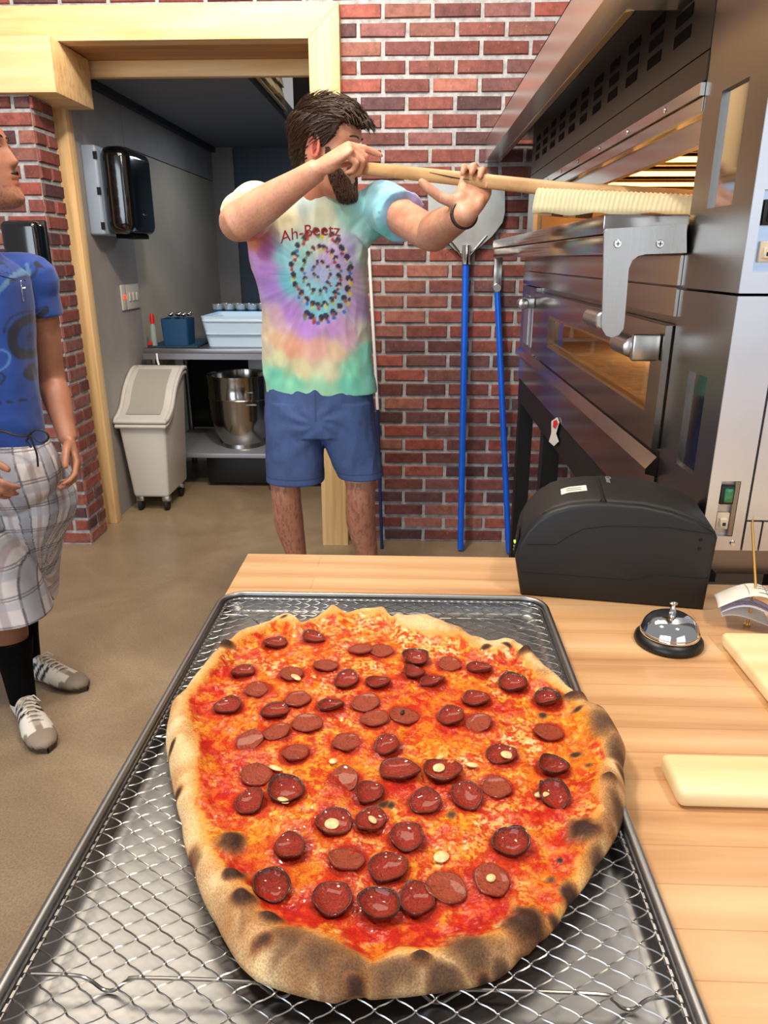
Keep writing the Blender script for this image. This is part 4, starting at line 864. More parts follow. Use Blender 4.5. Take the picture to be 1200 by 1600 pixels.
for j in range(2):
    for i in range(5):
        x, y = -1.26+i*.075+(.03 if j else 0), 4.87+j*.085
        if proto is None:
            proto = thing('drinking_cup', (x, y, .869), 'leftmost small blue clear-rimmed cup in the front row behind the tub', 'cup', 'blue cups behind the tub')
            obj('body', MB().lathe([(0, .869), (.024, .869), (.031, 1.055), (.029, 1.055), (.022, .873), (0, .873)], (x, y, 0), 18), M_cup, proto)
            obj('rim', MB().lathe([(.031, 1.054), (.034, 1.085), (.032, 1.085), (.029, 1.056)], (x, y, 0), 18), M_rim, proto)
        else: c_ = copy_tree(proto); c_.location = (x, y, .869); c_['label'] = ('leftmost', 'second from left', 'middle', 'second from right', 'rightmost')[i]+' small blue clear-rimmed cup in the '+('front', 'back')[j]+' row behind the tub'
t = thing('mixing_bowl', (-1.06, 4.56, .236), 'large polished steel mixing bowl on the undershelf of the work table', 'bowl')
bc = Vector((-1.075, 4.56, .236))
obj('bowl', MB().lathe([(0, .012), (.10, .014), (.13, .035), (.165, .10), (.185, .19), (.192, .30), (.193, .44), (.196, .452), (.200, .452), (.200, .440), (.197, .43), (.1965, .315), (.200, .31), (.1965, .300), (.190, .19), (.170, .095), (.135, .028), (.105, .0), (0, 0)], bc, 72, cap=False), M('bowl_steel', (.66, .64, .62), .16, 1.), t)
obj('foot_ring', MB().lathe([(.125, 0), (.135, .0), (.130, .03), (.12, .03)], bc, 48), M_steel, t)
obj('lug', MB().rbox((-1.0, 4.345, .525), (-.93, 4.375, .535), .003, 1).rbox((-.99, 4.35, .60), (-.95, 4.372, .606), .002, 1), M_steel, t)
t = thing('parts_box', (-.95, 4.85, .236), 'white box with a dark round mark behind the mixing bowl', 'box')
obj('box', MB().rbox((-1.07, 4.80, .50), (-.80, 4.98, .775), .006, 2).box((-1.05, 4.82, .236), (-.82, 4.96, .50)), M_white, t); q = P(400, 585, Y=4.798)
obj('round_mark', MB().lathe([(.018, -.001), (.024, -.001), (.024, 0), (.018, 0)], (q.x, 4.7995, q.z), 24, 'y', False), M('mark_navy', (.08, .12, .25), .5), t)
top('black_crate', MB().rbox((-1.28, 4.40, .02), (-.5, 5.0, .185), .01, 2), M_blackm, 'low black crate pushed under the work table', 'crate', (-1, 4.7, .02))
struct('wall_inner_dark', MB().box((-1.62, 5.06, 0), (-.36, 5.075, .80)), M('shade_dark', (.06, .065, .075), .8)) if False else None
t2 = bpy.data.objects['work_table']; obj('shade_sheet', MB().box((-1.57, 5.035, .24), (-.39, 5.045, .80)), M('shade_dark', (.07, .075, .085), .7), t2, False)  # dark sheet stands in for the shade under the table top
# ================================================================ ingredient bin
bn = thing('ingredient_bin', (-1.45, 4.15, 0), 'white rolling ingredient bin with sloping clear lid beside the doorway', 'bin')
M_bin = M('bin_plastic', (.80, .79, .77), .42, var=.03, vs=4); M_lidc = M('bin_lid', (.66, .65, .62), .2, coat=.5)
xl, xr = -1.595, -1.335; yf, yb = 3.86, 4.285; zb = .085
pf = [(yf+.035, zb), (yb-.03, zb), (yb, .735), (yf+.33, .735), (yf+.20, .66), (yf+.10, .555), (yf, .515)]
bm = bmesh.new(); a = [bm.verts.new((xl+(.03 if z < .2 else 0), y, z)) for y, z in pf]; c = [bm.verts.new((xr-(.03 if z < .2 else 0), y, z)) for y, z in pf]; n = len(pf)
bm.faces.new(a); bm.faces.new(c[::-1])
for i in range(n): bm.faces.new((a[i], c[i], c[(i+1) % n], a[(i+1) % n]))
bmesh.ops.recalc_face_normals(bm, faces=bm.faces[:]); bmesh.ops.bevel(bm, geom=bm.edges[:], offset=.018, segments=4, profile=.5, affect='EDGES'); obj('body', MB().bm(bm), M_bin, bn)
path = [(yf-.012, .525), (yf+.10, .575), (yf+.20, .682), (yf+.33, .757), (yb+.0, .757)]
for dz, w, rr_ in ((-.022, .008, .011), (.004, .012, .012)):
    pts = [(xl-w, y, z+dz) for y, z in spline(path, 4)]; pts2 = [(xr+w, y, z+dz) for y, z in spline(path, 4)]
    obj('lid_rim' if dz > 0 else 'body_rim', MB().tube(pts[::-1]+pts2+[pts[-1]], rr_, 10), M_bin, bn)
sp2 = spline(path, 6); mb = MB(); vs_ = []; 
for x in (xl, xl+.02, xr-.02, xr): vs_ += [(x, y, z+.004+(.010 if x in (xl+.02, xr-.02) else 0)) for y, z in sp2]
m_ = len(sp2); mb.add(vs_, [(i*m_+k, i*m_+k+1, (i+1)*m_+k+1, (i+1)*m_+k) for i in range(3) for k in range(m_-1)]); obj('lid', mb, M_bin, bn)
mb = MB(); sel = [(y, z) for y, z in sp2 if yf+.03 < y < yf+.33]; vs_ = []
for x in (xl+.035, xr-.035): vs_ += [(x, y, z+.018) for y, z in sel]
m_ = len(sel); mb.add(vs_, [(k, k+1, m_+k+1, m_+k) for k in range(m_-1)]); obj('lid_window', mb, M_lidc, bn)
for x, y in ((xl+.055, yf+.07), (xr-.055, yf+.07), (xl+.055, yb-.09), (xr-.055, yb-.09)):
    ca = obj('caster', MB().rbox((x-.022, y-.016, .055), (x+.022, y+.016, .088), .004, 2), M_steel, bn); obj('wheel', MB().lathe([(0, -.011), (.026, -.011), (.030, -.007), (.030, .007), (.026, .011), (0, .011)], (x, y, .031), 24, 'x'), M_rubber, ca)
# hose end dripping from the table
top('drain_hose', MB().tube([(-1.49, 4.29, .84), (-1.485, 4.28, .80), (-1.478, 4.275, .775)], .006, 8), M_white, 'short pale hose end hanging under the work table edge', 'hose', (-1.49, 4.29, .84))
# ================================================================ people
HP = [(0, .066, .030, .012), (.006, .080, .006, .026), (.014, .088, -.012, .036), (.03, .089, -.035, .047), (.05, .085, -.055, .056), (.07, .086, -.075, .063), (.09, .085, -.086, .067), (.115, .082, -.094, .071), (.14, .081, -.098, .074), (.16, .086, -.100, .076), (.185, .082, -.096, .075), (.205, .068, -.082, .066), (.220, .045, -.062, .050), (.229, .018, -.035, .028), (.232, -.005, -.012, .005)]
HPa = np.array(HP)
def headpt(z, a, off=0.):
    """surface of the head at height z, angle a (0 = nose); arrays in, (n,3) out"""
    z = np.clip(z, 0, .2318); fx = np.interp(z, HPa[:, 0], HPa[:, 1]); bx = np.interp(z, HPa[:, 0], HPa[:, 2]); w = np.interp(z, HPa[:, 0], HPa[:, 3])
    cx = (fx+bx)/2; hx = (fx-bx)/2; c = np.cos(a); s = np.sin(a); e = .86
    x = cx+(hx+off)*np.sign(c)*np.abs(c)**e; y = (w+off)*np.sign(s)*np.abs(s)**e
    fr = (c > 0)*1.; nz = np.interp(z, [.09, .098, .105, .13, .155, .165], [0, .020, .024, .014, .004, 0]); ny = np.interp(z, [.09, .105, .15], [.013, .012, .008])
    g = lambda y0, z0, sy, sz: np.exp(-((y-y0)/sy)**2-((z-z0)/sz)**2)
    x = x+fr*(nz*np.exp(-(y/ny)**2)-.009*(g(.031, .142, .015, .010)+g(-.031, .142, .015, .010))+.004*(g(.032, .163, .02, .006)+g(-.032, .163, .02, .006))+.007*g(0, .071, .020, .005)+.0065*g(0, .056, .017, .005)-.004*g(0, .0635, .024, .0022)+.004*g(0, .02, .018, .012)+.004*(g(.04, .105, .016, .02)+g(-.04, .105, .016, .02)))
    return np.stack([x, y, z], 1)
def headrings():
    zs = np.interp(np.linspace(0, 1, 90), np.linspace(0, 1, 15), HPa[:, 0]); n = 80; mb = MB(); A = np.linspace(0, 2*PI, n, endpoint=False)
    vs = np.concatenate([headpt(np.full(n, z), A) for z in zs]); m = len(zs)
    mb.add([tuple(v) for v in vs], [(i*n+k, i*n+(k+1) % n, (i+1)*n+(k+1) % n, (i+1)*n+k) for i in range(m-1) for k in range(n)]+[tuple(range(n))[::-1], tuple((m-1)*n+k for k in range(n))])
    for s in (-1, 1):
        R = Matrix.Rotation(s*.35, 3, 'Z') @ Matrix.Rotation(-.18, 3, 'Y')
        mb.ell((-.010, s*.078, .122), (.018, .007, .033), R, 18); mb.ell((-.004, s*.074, .118), (.012, .006, .02), R, 12)
        ring = [Vector((-.010, s*.083, .122))+R @ Vector((.016*math.cos(t), 0, .030*math.sin(t))) for t in np.linspace(-1.2, 4.2, 18)]
        mb.tube(ring, .0036, 8)
    return mb
def xf(mb, Mx):
    mb.v = [tuple(Mx @ Vector(q)) for q in mb.v]; return mb
def join(a, b): return a.add(b.v, b.f)
def facing(d, up=(0, 0, 1), s=1., loc=(0, 0, 0)):
    x = Vector(d).normalized(); y = Vector(up).cross(x).normalized(); z = x.cross(y)
    R = Matrix((x, y, z)).transposed().to_4x4() @ Matrix.Scale(s, 4); R.translation = Vector(loc); return R
def hairshell(mask, offf, seed, nz=110, na=200):
    """shell over the head; mask(z,a) 0..1, dips under the skin where the mask ends"""
    Z, A = np.meshgrid(np.linspace(.0, .2318, nz), np.linspace(0, 2*PI, na, endpoint=False), indexing='ij'); z = Z.ravel(); a = A.ravel()
    m = mask(z, a); base = headpt(z, a); q = headpt(z, a, .001); nrm = q-base; nrm[:, 2] += np.interp(z, [.15, .2318], [0, .0012]); nrm /= np.linalg.norm(nrm, axis=1)[:, None]+1e-9
    n1 = fbm(np.stack([np.cos(a)*2.2, np.sin(a)*2.2, z*12], 1), 3, 3, seed); n2 = fbm(np.stack([np.cos(a)*3, np.sin(a)*3, z*14], 1), 11, 3, seed+5)
    off = np.where(m > .02, offf(z, a)*m*(.75+.5*n1)+.003*(n2-.5)*m, 0)-.004*(1-m)
    v = base+nrm*off[:, None]; f = []
    mm = m.reshape(nz, na)
    for i in range(nz-1):
        for k in range(na):
            k2 = (k+1) % na
            if max(mm[i, k], mm[i+1, k], mm[i, k2], mm[i+1, k2]) > .01: f.append((i*na+k, i*na+k2, (i+1)*na+k2, (i+1)*na+k))
    return v, f, nrm, m
def hairobj(name, v, f, nrm, m, Mx, parent, mat, strands, ln, flow, seed, thr=.5):
    rnd = np.random.RandomState(seed); mb = MB(); mb.add([tuple(q) for q in v], f); top_ = np.where(m > thr)[0]
    for i in rnd.choice(top_, strands):
        p = Vector(v[i]); n_ = Vector(nrm[i]); fl = Vector(flow(p))+Vector(rnd.normal(0, .14, 3)); t = (fl-n_*fl.dot(n_)); t.normalize(); l_ = ln*rnd.uniform(.5, 1.2)
        pts = [p-n_*.004-t*l_*.4, p+n_*.0025, p+t*l_*.4+n_*.0035, p+t*l_*.9+n_*(.002+rnd.uniform(-.002, .003))]
        mb.tube(pts, [.0012, .0016, .0012, .0002], 4)
    xf(mb, Mx); return obj(name, mb, mat, parent)
M_hair = M('dark_brown_hair', (.20, .13, .085), .5, 0, .55, 260, bmp=.5, bs=500, bd=.002, spec=.25, stretch=(1, 1, .35)); M_beard = M('brown_beard', (.31, .195, .135), .6, 0, .4, 300, bmp=.6, bs=400, bd=.003)
def skinmat(name, c):
    m, nt, b = newmat(name); a = N(nt, 'ShaderNodeAttribute', attribute_name='Col'); v = coords(nt)
    cc = mixc(nt, a.outputs[0], ramp(nt, noise(nt, v, 22, 4), [(.3, (.93, .88, .86)), (.7, (1, 1, 1))]), 1., 'MULTIPLY'); nt.links.new(cc, b.inputs['Base Color'])
    b.inputs['Roughness'].default_value = .48; b.inputs['Subsurface Weight'].default_value = .12; b.inputs['Subsurface Radius'].default_value = (.012, .005, .003); b.inputs['Subsurface Scale'].default_value = .5
    bump(nt, noise(nt, v, 260, 3), b, .08, .001); return m
M_skin = skinmat('skin', None)
FL = [(.044, .027, .021), (.048, .030, .022), (.045, .028, .021), (.034, .021, .018)]
def hand(W_, f, n, s, curls, thumb, sc=1., spread=(.05, .01, -.03, -.08)):
    """W_ wrist, f towards the fingers, n palm normal, s towards the thumb side"""
    W_, f, n, s = Vector(W_), Vector(f).normalized(), Vector(n), Vector(s); n = (n-f*n.dot(f)).normalized(); s_ = f.cross(n); s = s_ if s_.dot(s) > 0 else -s_
    mb = MB(); pw = [W_-f*.006*sc, W_+f*.004*sc, W_+f*.03*sc, W_+f*.065*sc, W_+f*.088*sc, W_+f*.099*sc]
    mb.tube(pw, [q*sc for q in (.020, .028, .036, .042, .042, .034)], 20, [q*sc for q in (.013, .019, .018, .0155, .0135, .008)], up=n)
    mb.ell(W_, (.027*sc, .027*sc, .021*sc), Matrix((f, s, n)).transposed(), 16)
    mb.ell(W_+(f*.035+s*.022+n*.008)*sc, (.024*sc, .020*sc, .016*sc), Matrix((f, s, n)).transposed(), 14)
    mb.ell(W_+(f*.035-s*.022+n*.006)*sc, (.028*sc, .014*sc, .013*sc), Matrix((f, s, n)).transposed(), 14)
    tips = []
    for i in range(4):
        b_ = W_+(f*(.088, .092, .088, .080)[i]+s*(.031, .0105, -.0105, -.030)[i])*sc; d0 = (f+s*spread[i]).normalized(); ang = 0; p = b_-d0*.018*sc; pts = [p, b_]; r0 = (.0096, .0100, .0095, .0082)[i]*sc; rs = [r0*.95, r0*1.06]
        for j in range(3):
            ang += math.radians(curls[i][j]); d = d0*math.cos(ang)+n*math.sin(ang); q = pts[-1]; l_ = FL[i][j]*sc
            pts += [q+d*l_*.5, q+d*l_*.93]; rr = r0*(1-.09*j); rs += [rr*.93, rr*(1. if j < 2 else .78)]
        d = (pts[-1]-pts[-2]).normalized(); pts.append(pts[-1]+d*.004*sc); rs.append(rs[-1]*.55); mb.tube(pts, rs, 12); tips.append(pts[-1])
    b_ = W_+(f*.022+s*.026+n*.006)*sc; pts = [b_]; rs = [.014*sc]
    for j, (tf, ts, tn) in enumerate(thumb):
        d = (f*tf+s*ts+n*tn).normalized(); l_ = (.042, .033, .026)[j]*sc; q = pts[-1]; pts += [q+d*l_*.5, q+d*l_]; rs += [(.0145, .0118, .0108)[j]*sc, (.0122, .0115, .0085)[j]*sc]
    pts.append(pts[-1]+(pts[-1]-pts[-2]).normalized()*.004); rs.append(.004*sc); mb.tube(pts, rs, 12); return mb
def limb(pts, r, n=22, k=6, fl=None):
    a = spline([(*p, q) for p, q in zip(pts, r)], k); return MB().tube([tuple(q[:3]) for q in a], [q[3] for q in a], n)
def loft(secs, n=40, k=4, e=.85):
    """secs: (cx, cy, z, hw, hd, yaw) ellipses stacked"""
    a = spline(secs, k); mb = MB(); vs = []
    for (cx, cy, z, hw, hd, yw) in a:
        for j in range(n):
            w = 2*PI*j/n; c = math.copysign(abs(math.cos(w))**e, math.cos(w)); s = math.copysign(abs(math.sin(w))**e, math.sin(w)); u, v = hw*c, hd*s
            vs.append((cx+u*math.cos(yw)-v*math.sin(yw), cy+u*math.sin(yw)+v*math.cos(yw), z))
    m = len(a); mb.add(vs, [(i*n+k_, i*n+(k_+1) % n, (i+1)*n+(k_+1) % n, (i+1)*n+k_) for i in range(m-1) for k_ in range(n)]+[tuple(range(n))[::-1], tuple((m-1)*n+k_ for k_ in range(n))]); return mb
def displace(me, fn):
    """move vertices along their normals by fn(coords)"""
    v = vco(me); nn = np.empty(len(me.vertices)*3); me.vertices.foreach_get('normal', nn); nn = nn.reshape(-1, 3); d = fn(v, nn); me.vertices.foreach_set('co', (v+nn*d[:, None]).ravel()); me.update(); return me
def folds(o_, amp=.006, sx=14, sz=5, seed=3):
    def f(v, n):
        p = (v+np.array(o_))*np.array([1, 1, .38]); a = fbm(p, sx, 3, seed); r = 1-np.abs(a*2-1)*2.2; return amp*(r-.35)+amp*.5*(fbm(v+np.array(o_), sx*2.4, 2, seed+4)-.5)
    return f
def hemsafe(fn, o_, z0, z1):
    return lambda v, n: fn(v, n)*sm(z0, z1, v[:, 2]+o_.z)*(1-sm(.5, .9, np.abs(n[:, 2])))
def pick(pts, v2, pw=3.5):
    """colour field from scattered control colours (x, z, colour)"""
    num = 0; den = 0
    for x, z, c in pts:
        w = 1/(((v2[:, 0]-x)**2+(v2[:, 1]-z)**2)**(pw/2)+1e-7); num = num+w[:, None]*np.array(c)[None, :]; den = den+w
    return num/den[:, None]
def shoe(parent_name, toe, heel, org, parent, tint=1.):
    """low trainer from heel to toe on the floor"""
    toe, heel = Vector(toe), Vector(heel); d = (toe-heel); Lg = d.length; d.normalize(); sd = Vector((0, 0, 1)).cross(d)
    st = np.linspace(0, 1, 60); n = 44; vs = []; cc = []
    for t in st:
        w = np.interp(t, [0, .03, .1, .3, .45, .68, .85, .95, 1], [.002, .026, .034, .033, .036, .047, .044, .030, .002]); hh = np.interp(t, [0, .03, .1, .22, .34, .5, .68, .85, .95, 1], [.030, .070, .084, .080, .092, .082, .058, .046, .036, .020])
        for j in range(n):
            a = 2*PI*j/n; u = w*math.copysign(abs(math.cos(a))**.8, math.cos(a)); z = hh/2+hh/2*math.copysign(abs(math.sin(a))**.75, math.sin(a)); u *= 1-.35*max(0, (z/hh-.35))**1.2*(1 if t < .8 else .5)
            vs.append(heel+d*(t*Lg)+sd*u+Vector((0, 0, z+.001)))
            c = (.86, .84, .80)
            if z < .020: c = (.22, .17, .12)
            elif z < .026: c = (.50, .44, .36)
            elif t > .74+.5*max(0, .03-z) and (t > .86 or z < .040 or abs(u) < .012 or t > .80): c = (.56, .50, .44)
            elif .28 < t < .64 and z < .080 and abs(u) > .010:
                q = (t*Lg-z*.45)/.026; c = (.05, .05, .12) if (q % 1) < .55 and .075 < t*Lg-z*.45 < .075+.026*3 else c
            elif t < .10 and z > .05: c = (.14, .14, .22)
            elif .34 < t < .74 and abs(u) < .013 and z > .05: c = (.66, .60, .54)
            cc.append(tuple(q*tint for q in c))
    m = len(st); fs = [(i*n+k, i*n+(k+1) % n, (i+1)*n+(k+1) % n, (i+1)*n+k) for i in range(m-1) for k in range(n)]
    me = npmesh('shoe', np.array([tuple(q-Vector(org)) for q in vs]), fs); setcol(me, cc); me.materials.append(M_shoe); o = bpy.data.objects.new('shoe', me); COL.objects.link(o); o.parent = parent
    mb = MB()
    for i in range(6):
        t = .40+.052*i; z = np.interp(t, [.34, .5, .68], [.093, .085, .062]); c = heel+d*(t*Lg)+Vector((0, 0, z)); mb.tube([c-sd*.019-Vector((0, 0, .006)), c-sd*.008+Vector((0, 0, .002)), c+sd*.008+d*.006+Vector((0, 0, .002)), c+sd*.019+d*.010-Vector((0, 0, .006))], .0028, 6)
    c = heel+d*(.40*Lg)+Vector((0, 0, .096))
    for s in (-1, 1): mb.tube([c, c+sd*s*.02+d*.01+Vector((0, 0, .006)), c+sd*s*.032+d*.03-Vector((0, 0, .010)), c+sd*s*.016+d*.02-Vector((0, 0, .002)), c], .0022, 6)
    obj('laces', mb, M('laces', (.80, .76, .70), .8), o); return o
M_shoe = M('shoe_leather', 'v', .55, bmp=.2, bs=300, bd=.001)
M_sock = M('black_sock', (.022, .022, .025), .95, spec=.1, bmp=.3, bs=400, bd=.002)

# ---------------------------------------------------------------- man at the oven
def manual(): pass
mo = Vector((-.33, 2.72, 0)); man = thing('person', mo, 'bearded man in tie-dye shirt and blue shorts holding a long peel into the oven', 'person')
ZS = [(612, 418, 590), (560, 413, 583), (500, 411, 577), (450, 404, 573), (400, 391, 574), (360, 387, 582), (325, 384, 598)]
def midY(z): return float(np.interp(z, [.9, 1.5], [2.74, 2.62]))
secs = []
for (y, a, b_) in ZS:
    z = P((a+b_)/2, y, Y=2.70).z; Ym = midY(z); A, B_ = P(a, y, Y=Ym), P(b_, y, Y=Ym); secs.append(((A.x+B_.x)/2, Ym, (A.z+B_.z)/2, (B_.x-A.x)/2, .118+.012*math.sin(z*3), .04))
top_z = secs[-1][2]
secs += [(secs[-1][0]+.005, 2.61, top_z+.045, .165, .085, .04), (-.362, 2.60, top_z+.075, .10, .065, .04)]
SR = P(402, 322, Y=2.62); ER = P(372, 347, Y=2.36); WR = P(497, 265, Y=2.27)
SL = P(596, 322, Y=2.60); EL = P(672, 364, Y=2.29); WL = P(728, 334, Y=2.025)
PA = P(577, 264, Y=2.29); PC = P(1085, 318, Y=1.76); PD = (PC-PA).normalized()
headdir = Vector((.93, -.22, -.20)); hloc = P(500, 300, Y=2.54)+Vector((.005, 0, -.012)); HM = facing(headdir, (.0, -.03, 1), 1.12, hloc)
bd = MB()
inner = [(a, b_, c, d*.86, e*.84, f) for a, b_, c, d, e, f in secs]
join(bd, loft(inner, 36, 3)); join(bd, xf(headrings(), HM))
neckb = Vector((-.365, 2.61, 1.50)); join(bd, limb([neckb, (neckb+hloc)/2+Vector((.0, .0, .02)), HM @ Vector((-.02, 0, .07))], [.068, .060, .058]))
up_ = lambda a, b_, t: Vector(a).lerp(Vector(b_), t)
join(bd, limb([Vector((-.46, 2.63, 1.46)), SR, up_(SR, ER, .5), ER+Vector((0, .0, 0)), up_(ER, WR, .08), up_(ER, WR, .35), up_(ER, WR, .75), WR], [.06, .062, .058, .057, .056, .053, .038, .031]))
join(bd, limb([Vector((-.22, 2.63, 1.46)), SL, up_(SL, EL, .5), EL, up_(EL, WL, .25), up_(EL, WL, .65), WL], [.06, .060, .054, .051, .052, .041, .031]))
# right hand: laid over the pole, index finger stretched along it
fR = Vector((.86, -.10, .50)); hR = hand(WR, fR, (.42, .38, -.80), (0, .9, .45), [(44, 8, 4), (64, 66, 35), (70, 74, 40), (72, 80, 45)], [(.65, .55, .55), (.9, .2, .5), (.95, .0, .4)], 1.17); join(bd, hR)
# left hand: palm under the pole, fingers over the top
fL = Vector((.26, .70, .66)); join(bd, hand(WL, fL, (.0, -.68, .74), (-1, 0, .2), [(38, 102, 56), (40, 102, 58), (42, 102, 58), (46, 104, 58)], [(.10, 1.0, .10), (.15, .8, .35), (.3, .7, .3)], 1.12))
KL = P(447, 772, Y=2.70); KR = P(563, 770, Y=2.70)
for kx, hx, ax_ in ((KL, -.43, -.465), (KR, -.24, -.17)):
    fo = Vector((ax_, 2.78, .09)); join(bd, limb([(hx, 2.74, .90), (kx.x*.5+hx*.5, 2.72, .70), (kx.x, 2.71, .56), (kx.x, 2.705, .49), (kx.x+.0, 2.74, .36), (fo.x, 2.78, .20), fo, (fo.x, 2.77, .045)], [.09, .085, .062, .057, .058, .040, .036, .04])); join(bd, limb([(fo.x, 2.80, .05), (fo.x, 2.74, .04), (fo.x, 2.70, .03)], [.03, .026, .016]))
me = fuse(bd, .0042, 3, mo, .4)
v = vco(me)+np.array(mo); base = np.tile(np.array([.83, .62, .51]), (len(v), 1)); hv = np.array([HM.inverted() @ Vector(q) for q in v]) if False else (np.c_[v, np.ones(len(v))] @ np.array(HM.inverted()).T)[:, :3]
ish = (hv[:, 2] > -.03) & (np.abs(hv[:, 1]) < .12) & (v[:, 2] > 1.45) & (np.abs(hv[:, 0]) < .13)
def redden(cond, c, k): 
    global base
    w = (cond*k)[:, None]; base = base*(1-w)+np.array(c)*w
redden(ish & (np.abs(hv[:, 1]) > .074) & (hv[:, 2] > .08) & (hv[:, 2] < .16), (.88, .45, .40), .8)
redden(ish & (((hv[:, 0]+.008)/.008)**2+((hv[:, 2]-.118)/.017)**2 < 1) & (np.abs(hv[:, 1]) > .07), (.55, .25, .22), .75)  # shade of the ear hollow painted into the skin colour
redden(ish & (hv[:, 2] < .02), (.78, .50, .42), .5)
redden(v[:, 2] < .56, (.70, .47, .38), .55)
redden((v[:, 2] < .56) & (fbm(v*np.array([1, 1, .25]), 160, 2, 5) > .60), (.50, .33, .26), .45)
redden(fbm(v, 14, 3, 8) > .55, (.80, .56, .46), .3)
redden((fbm(v*np.array([1, 1, 1]), 240, 2, 15) > .66) & (v[:, 2] > 1.3) & ~ish, (.62, .44, .34), .3)
setcol(me, base); obj('body', me, M_skin, man)
eyeM = M('eye_white', (.88, .86, .84), .2, coat=1); irM = M('iris', (.16, .11, .08), .15, coat=1)
def face_bits(parent, Mx, brow=(.16, .10, .07), mouth=(.66, .36, .33), brow_w=.004):
    for s in (-1, 1):
        mb = xf(MB().ell((.067, s*.031, .142), (.0125, .0125, .0118), None, 16), Mx); e_ = obj('eye', mb, eyeM, parent); obj('iris', xf(MB().ell((.0765, s*.031, .142), (.0042, .0055, .0055), None, 12), Mx), irM, e_)
        lid = [(.0775, s*.031+.0145*math.cos(t)*1.0, .1425+.008*math.sin(t)) for t in np.linspace(0, PI, 9)]; obj('eyelid', xf(MB().tube(lid, .0026, 6), Mx), M_skinp, e_)
        bl = [(.0835-.006*t*s-abs(t)*.003, s*.031+t*.022, .166-.004*t*t) for t in np.linspace(-1, 1, 7)]; obj('eyebrow', xf(MB().tube(bl, [.002, brow_w, brow_w, brow_w, brow_w, .003, .001], 6), Mx), M('brow_hair', brow, .7), parent)
M_skinp = M('eyelid_skin', (.72, .50, .42), .5)
face_bits(man, HM, (.24, .16, .11), brow_w=.0022)
def mk(z, a): # short sides, fuller top with a quiff
    af = np.abs((a+PI) % (2*PI)-PI); line = np.interp(af, [0, .35, .75, 1.0, 1.25, 1.5, 1.75, 2.1, PI], [.198, .197, .193, .180, .135, .112, .150, .070, .048]); return sm(0, .010, z-line)
def of(z, a):
    af = np.abs((a+PI) % (2*PI)-PI); return np.interp(z, [.04, .12, .18, .21, .232], [.003, .008, .015, .020, .022])+.014*np.exp(-(af/.8)**2)*sm(.18, .22, z)
v_, f_, n_, m_ = hairshell(mk, of, 4)
hair = hairobj('hair', v_, f_, n_, m_, HM, man, M_hair, 1100, .040, lambda p: (.95, .2, .1) if p.z > .195 else (-.75, 0, -.65), 9)
mb = MB(); rq = np.random.RandomState(3)
for i in range(90):
    a = rq.uniform(-1.1, .9); z = rq.uniform(.195, .222); p = Vector(headpt(np.array([z]), np.array([a]), .02)[0]); d = Vector((1, rq.uniform(-.5, .3), rq.uniform(-.4, .5))).normalized(); mb.tube([p-d*.02, p, p+d*.018+Vector((0, 0, .006)), p+d*.034-Vector((0, 0, .008))], [.005, .0045, .003, .0004], 6)
obj('fringe', xf(mb, HM), M_hair, hair)
def mkb(z, a):
    af = np.abs((a+PI) % (2*PI)-PI); up = np.interp(af, [0, .25, .5, .9, 1.25, 1.5], [.046, .050, .066, .085, .13, .13]); mus = np.exp(-((z-.083)/.006)**2)*(af < .55); return np.clip(np.maximum(sm(0, .008, up-z)*(af < 1.45)*sm(1.45, 1.2, af)+0*z, mus), 0, 1)
v_, f_, n_, m_ = hairshell(mkb, lambda z, a: .007+.004*np.exp(-((a+PI) % (2*PI)-PI)**2/.3)*sm(.05, .0, z), 7)
hairobj('beard', v_, f_, n_, m_, HM, man, M_beard, 1500, .012, lambda p: (.5, 0, -1), 12, .3)
# wrist band
wd_ = (WL-EL).normalized(); c = WL-wd_*.012; s1 = wd_.cross(Vector((0, 0, 1))).normalized(); s2 = wd_.cross(s1)
obj('wristband', MB().tube([c+s1*.033*math.cos(t)+s2*.031*math.sin(t) for t in np.linspace(0, 2*PI, 25)], .006, 8, cap=False), M('leather_band', (.20, .12, .08), .5), man)
# shirt
sb = loft([(a, b_, c, d, e, f) for a, b_, c, d, e, f in secs], 56, 5)
def sleeve(S_, E_, t0, t1, r0, r1, inn): 
    return limb([inn, up_(S_, E_, t0), up_(S_, E_, (t0+t1)/2), up_(S_, E_, t1)], [r0*.95, r0, (r0+r1)/2, r1], 30)
join(sb, sleeve(SR, ER, -.05, .70, .072, .076, Vector((-.47, 2.63, 1.44)))); join(sb, sleeve(SL, EL, -.05, .44, .072, .078, Vector((-.20, 2.62, 1.44))))
me = fuse(sb, .0045, 5, mo, .5)
def sf(v, n):
    w = v+np.array(mo); d = folds(mo, .007, 11, 5, 21)(v, n)
    pull = .006*np.sin((w[:, 0]*.7+w[:, 2]*.9)*46+3*fbm(w, 5, 2, 2))*sm(1.30, 1.45, w[:, 2])*sm(-.30, -.18, w[:, 0]); 
    drape = .005*np.sin(w[:, 0]*70+4*fbm(w, 4, 2, 9))*sm(1.15, .92, w[:, 2]); return d+pull+drape
displace(me, hemsafe(sf, mo, .915, .97))
v = vco(me)+np.array(mo); v2 = v[:, [0, 2]]+(fbm(v, 16, 3, 31)[:, None]-.5)*.03
def XZ(x, y, Yp=2.55): q = P(x, y, Y=Yp); return q.x, q.z
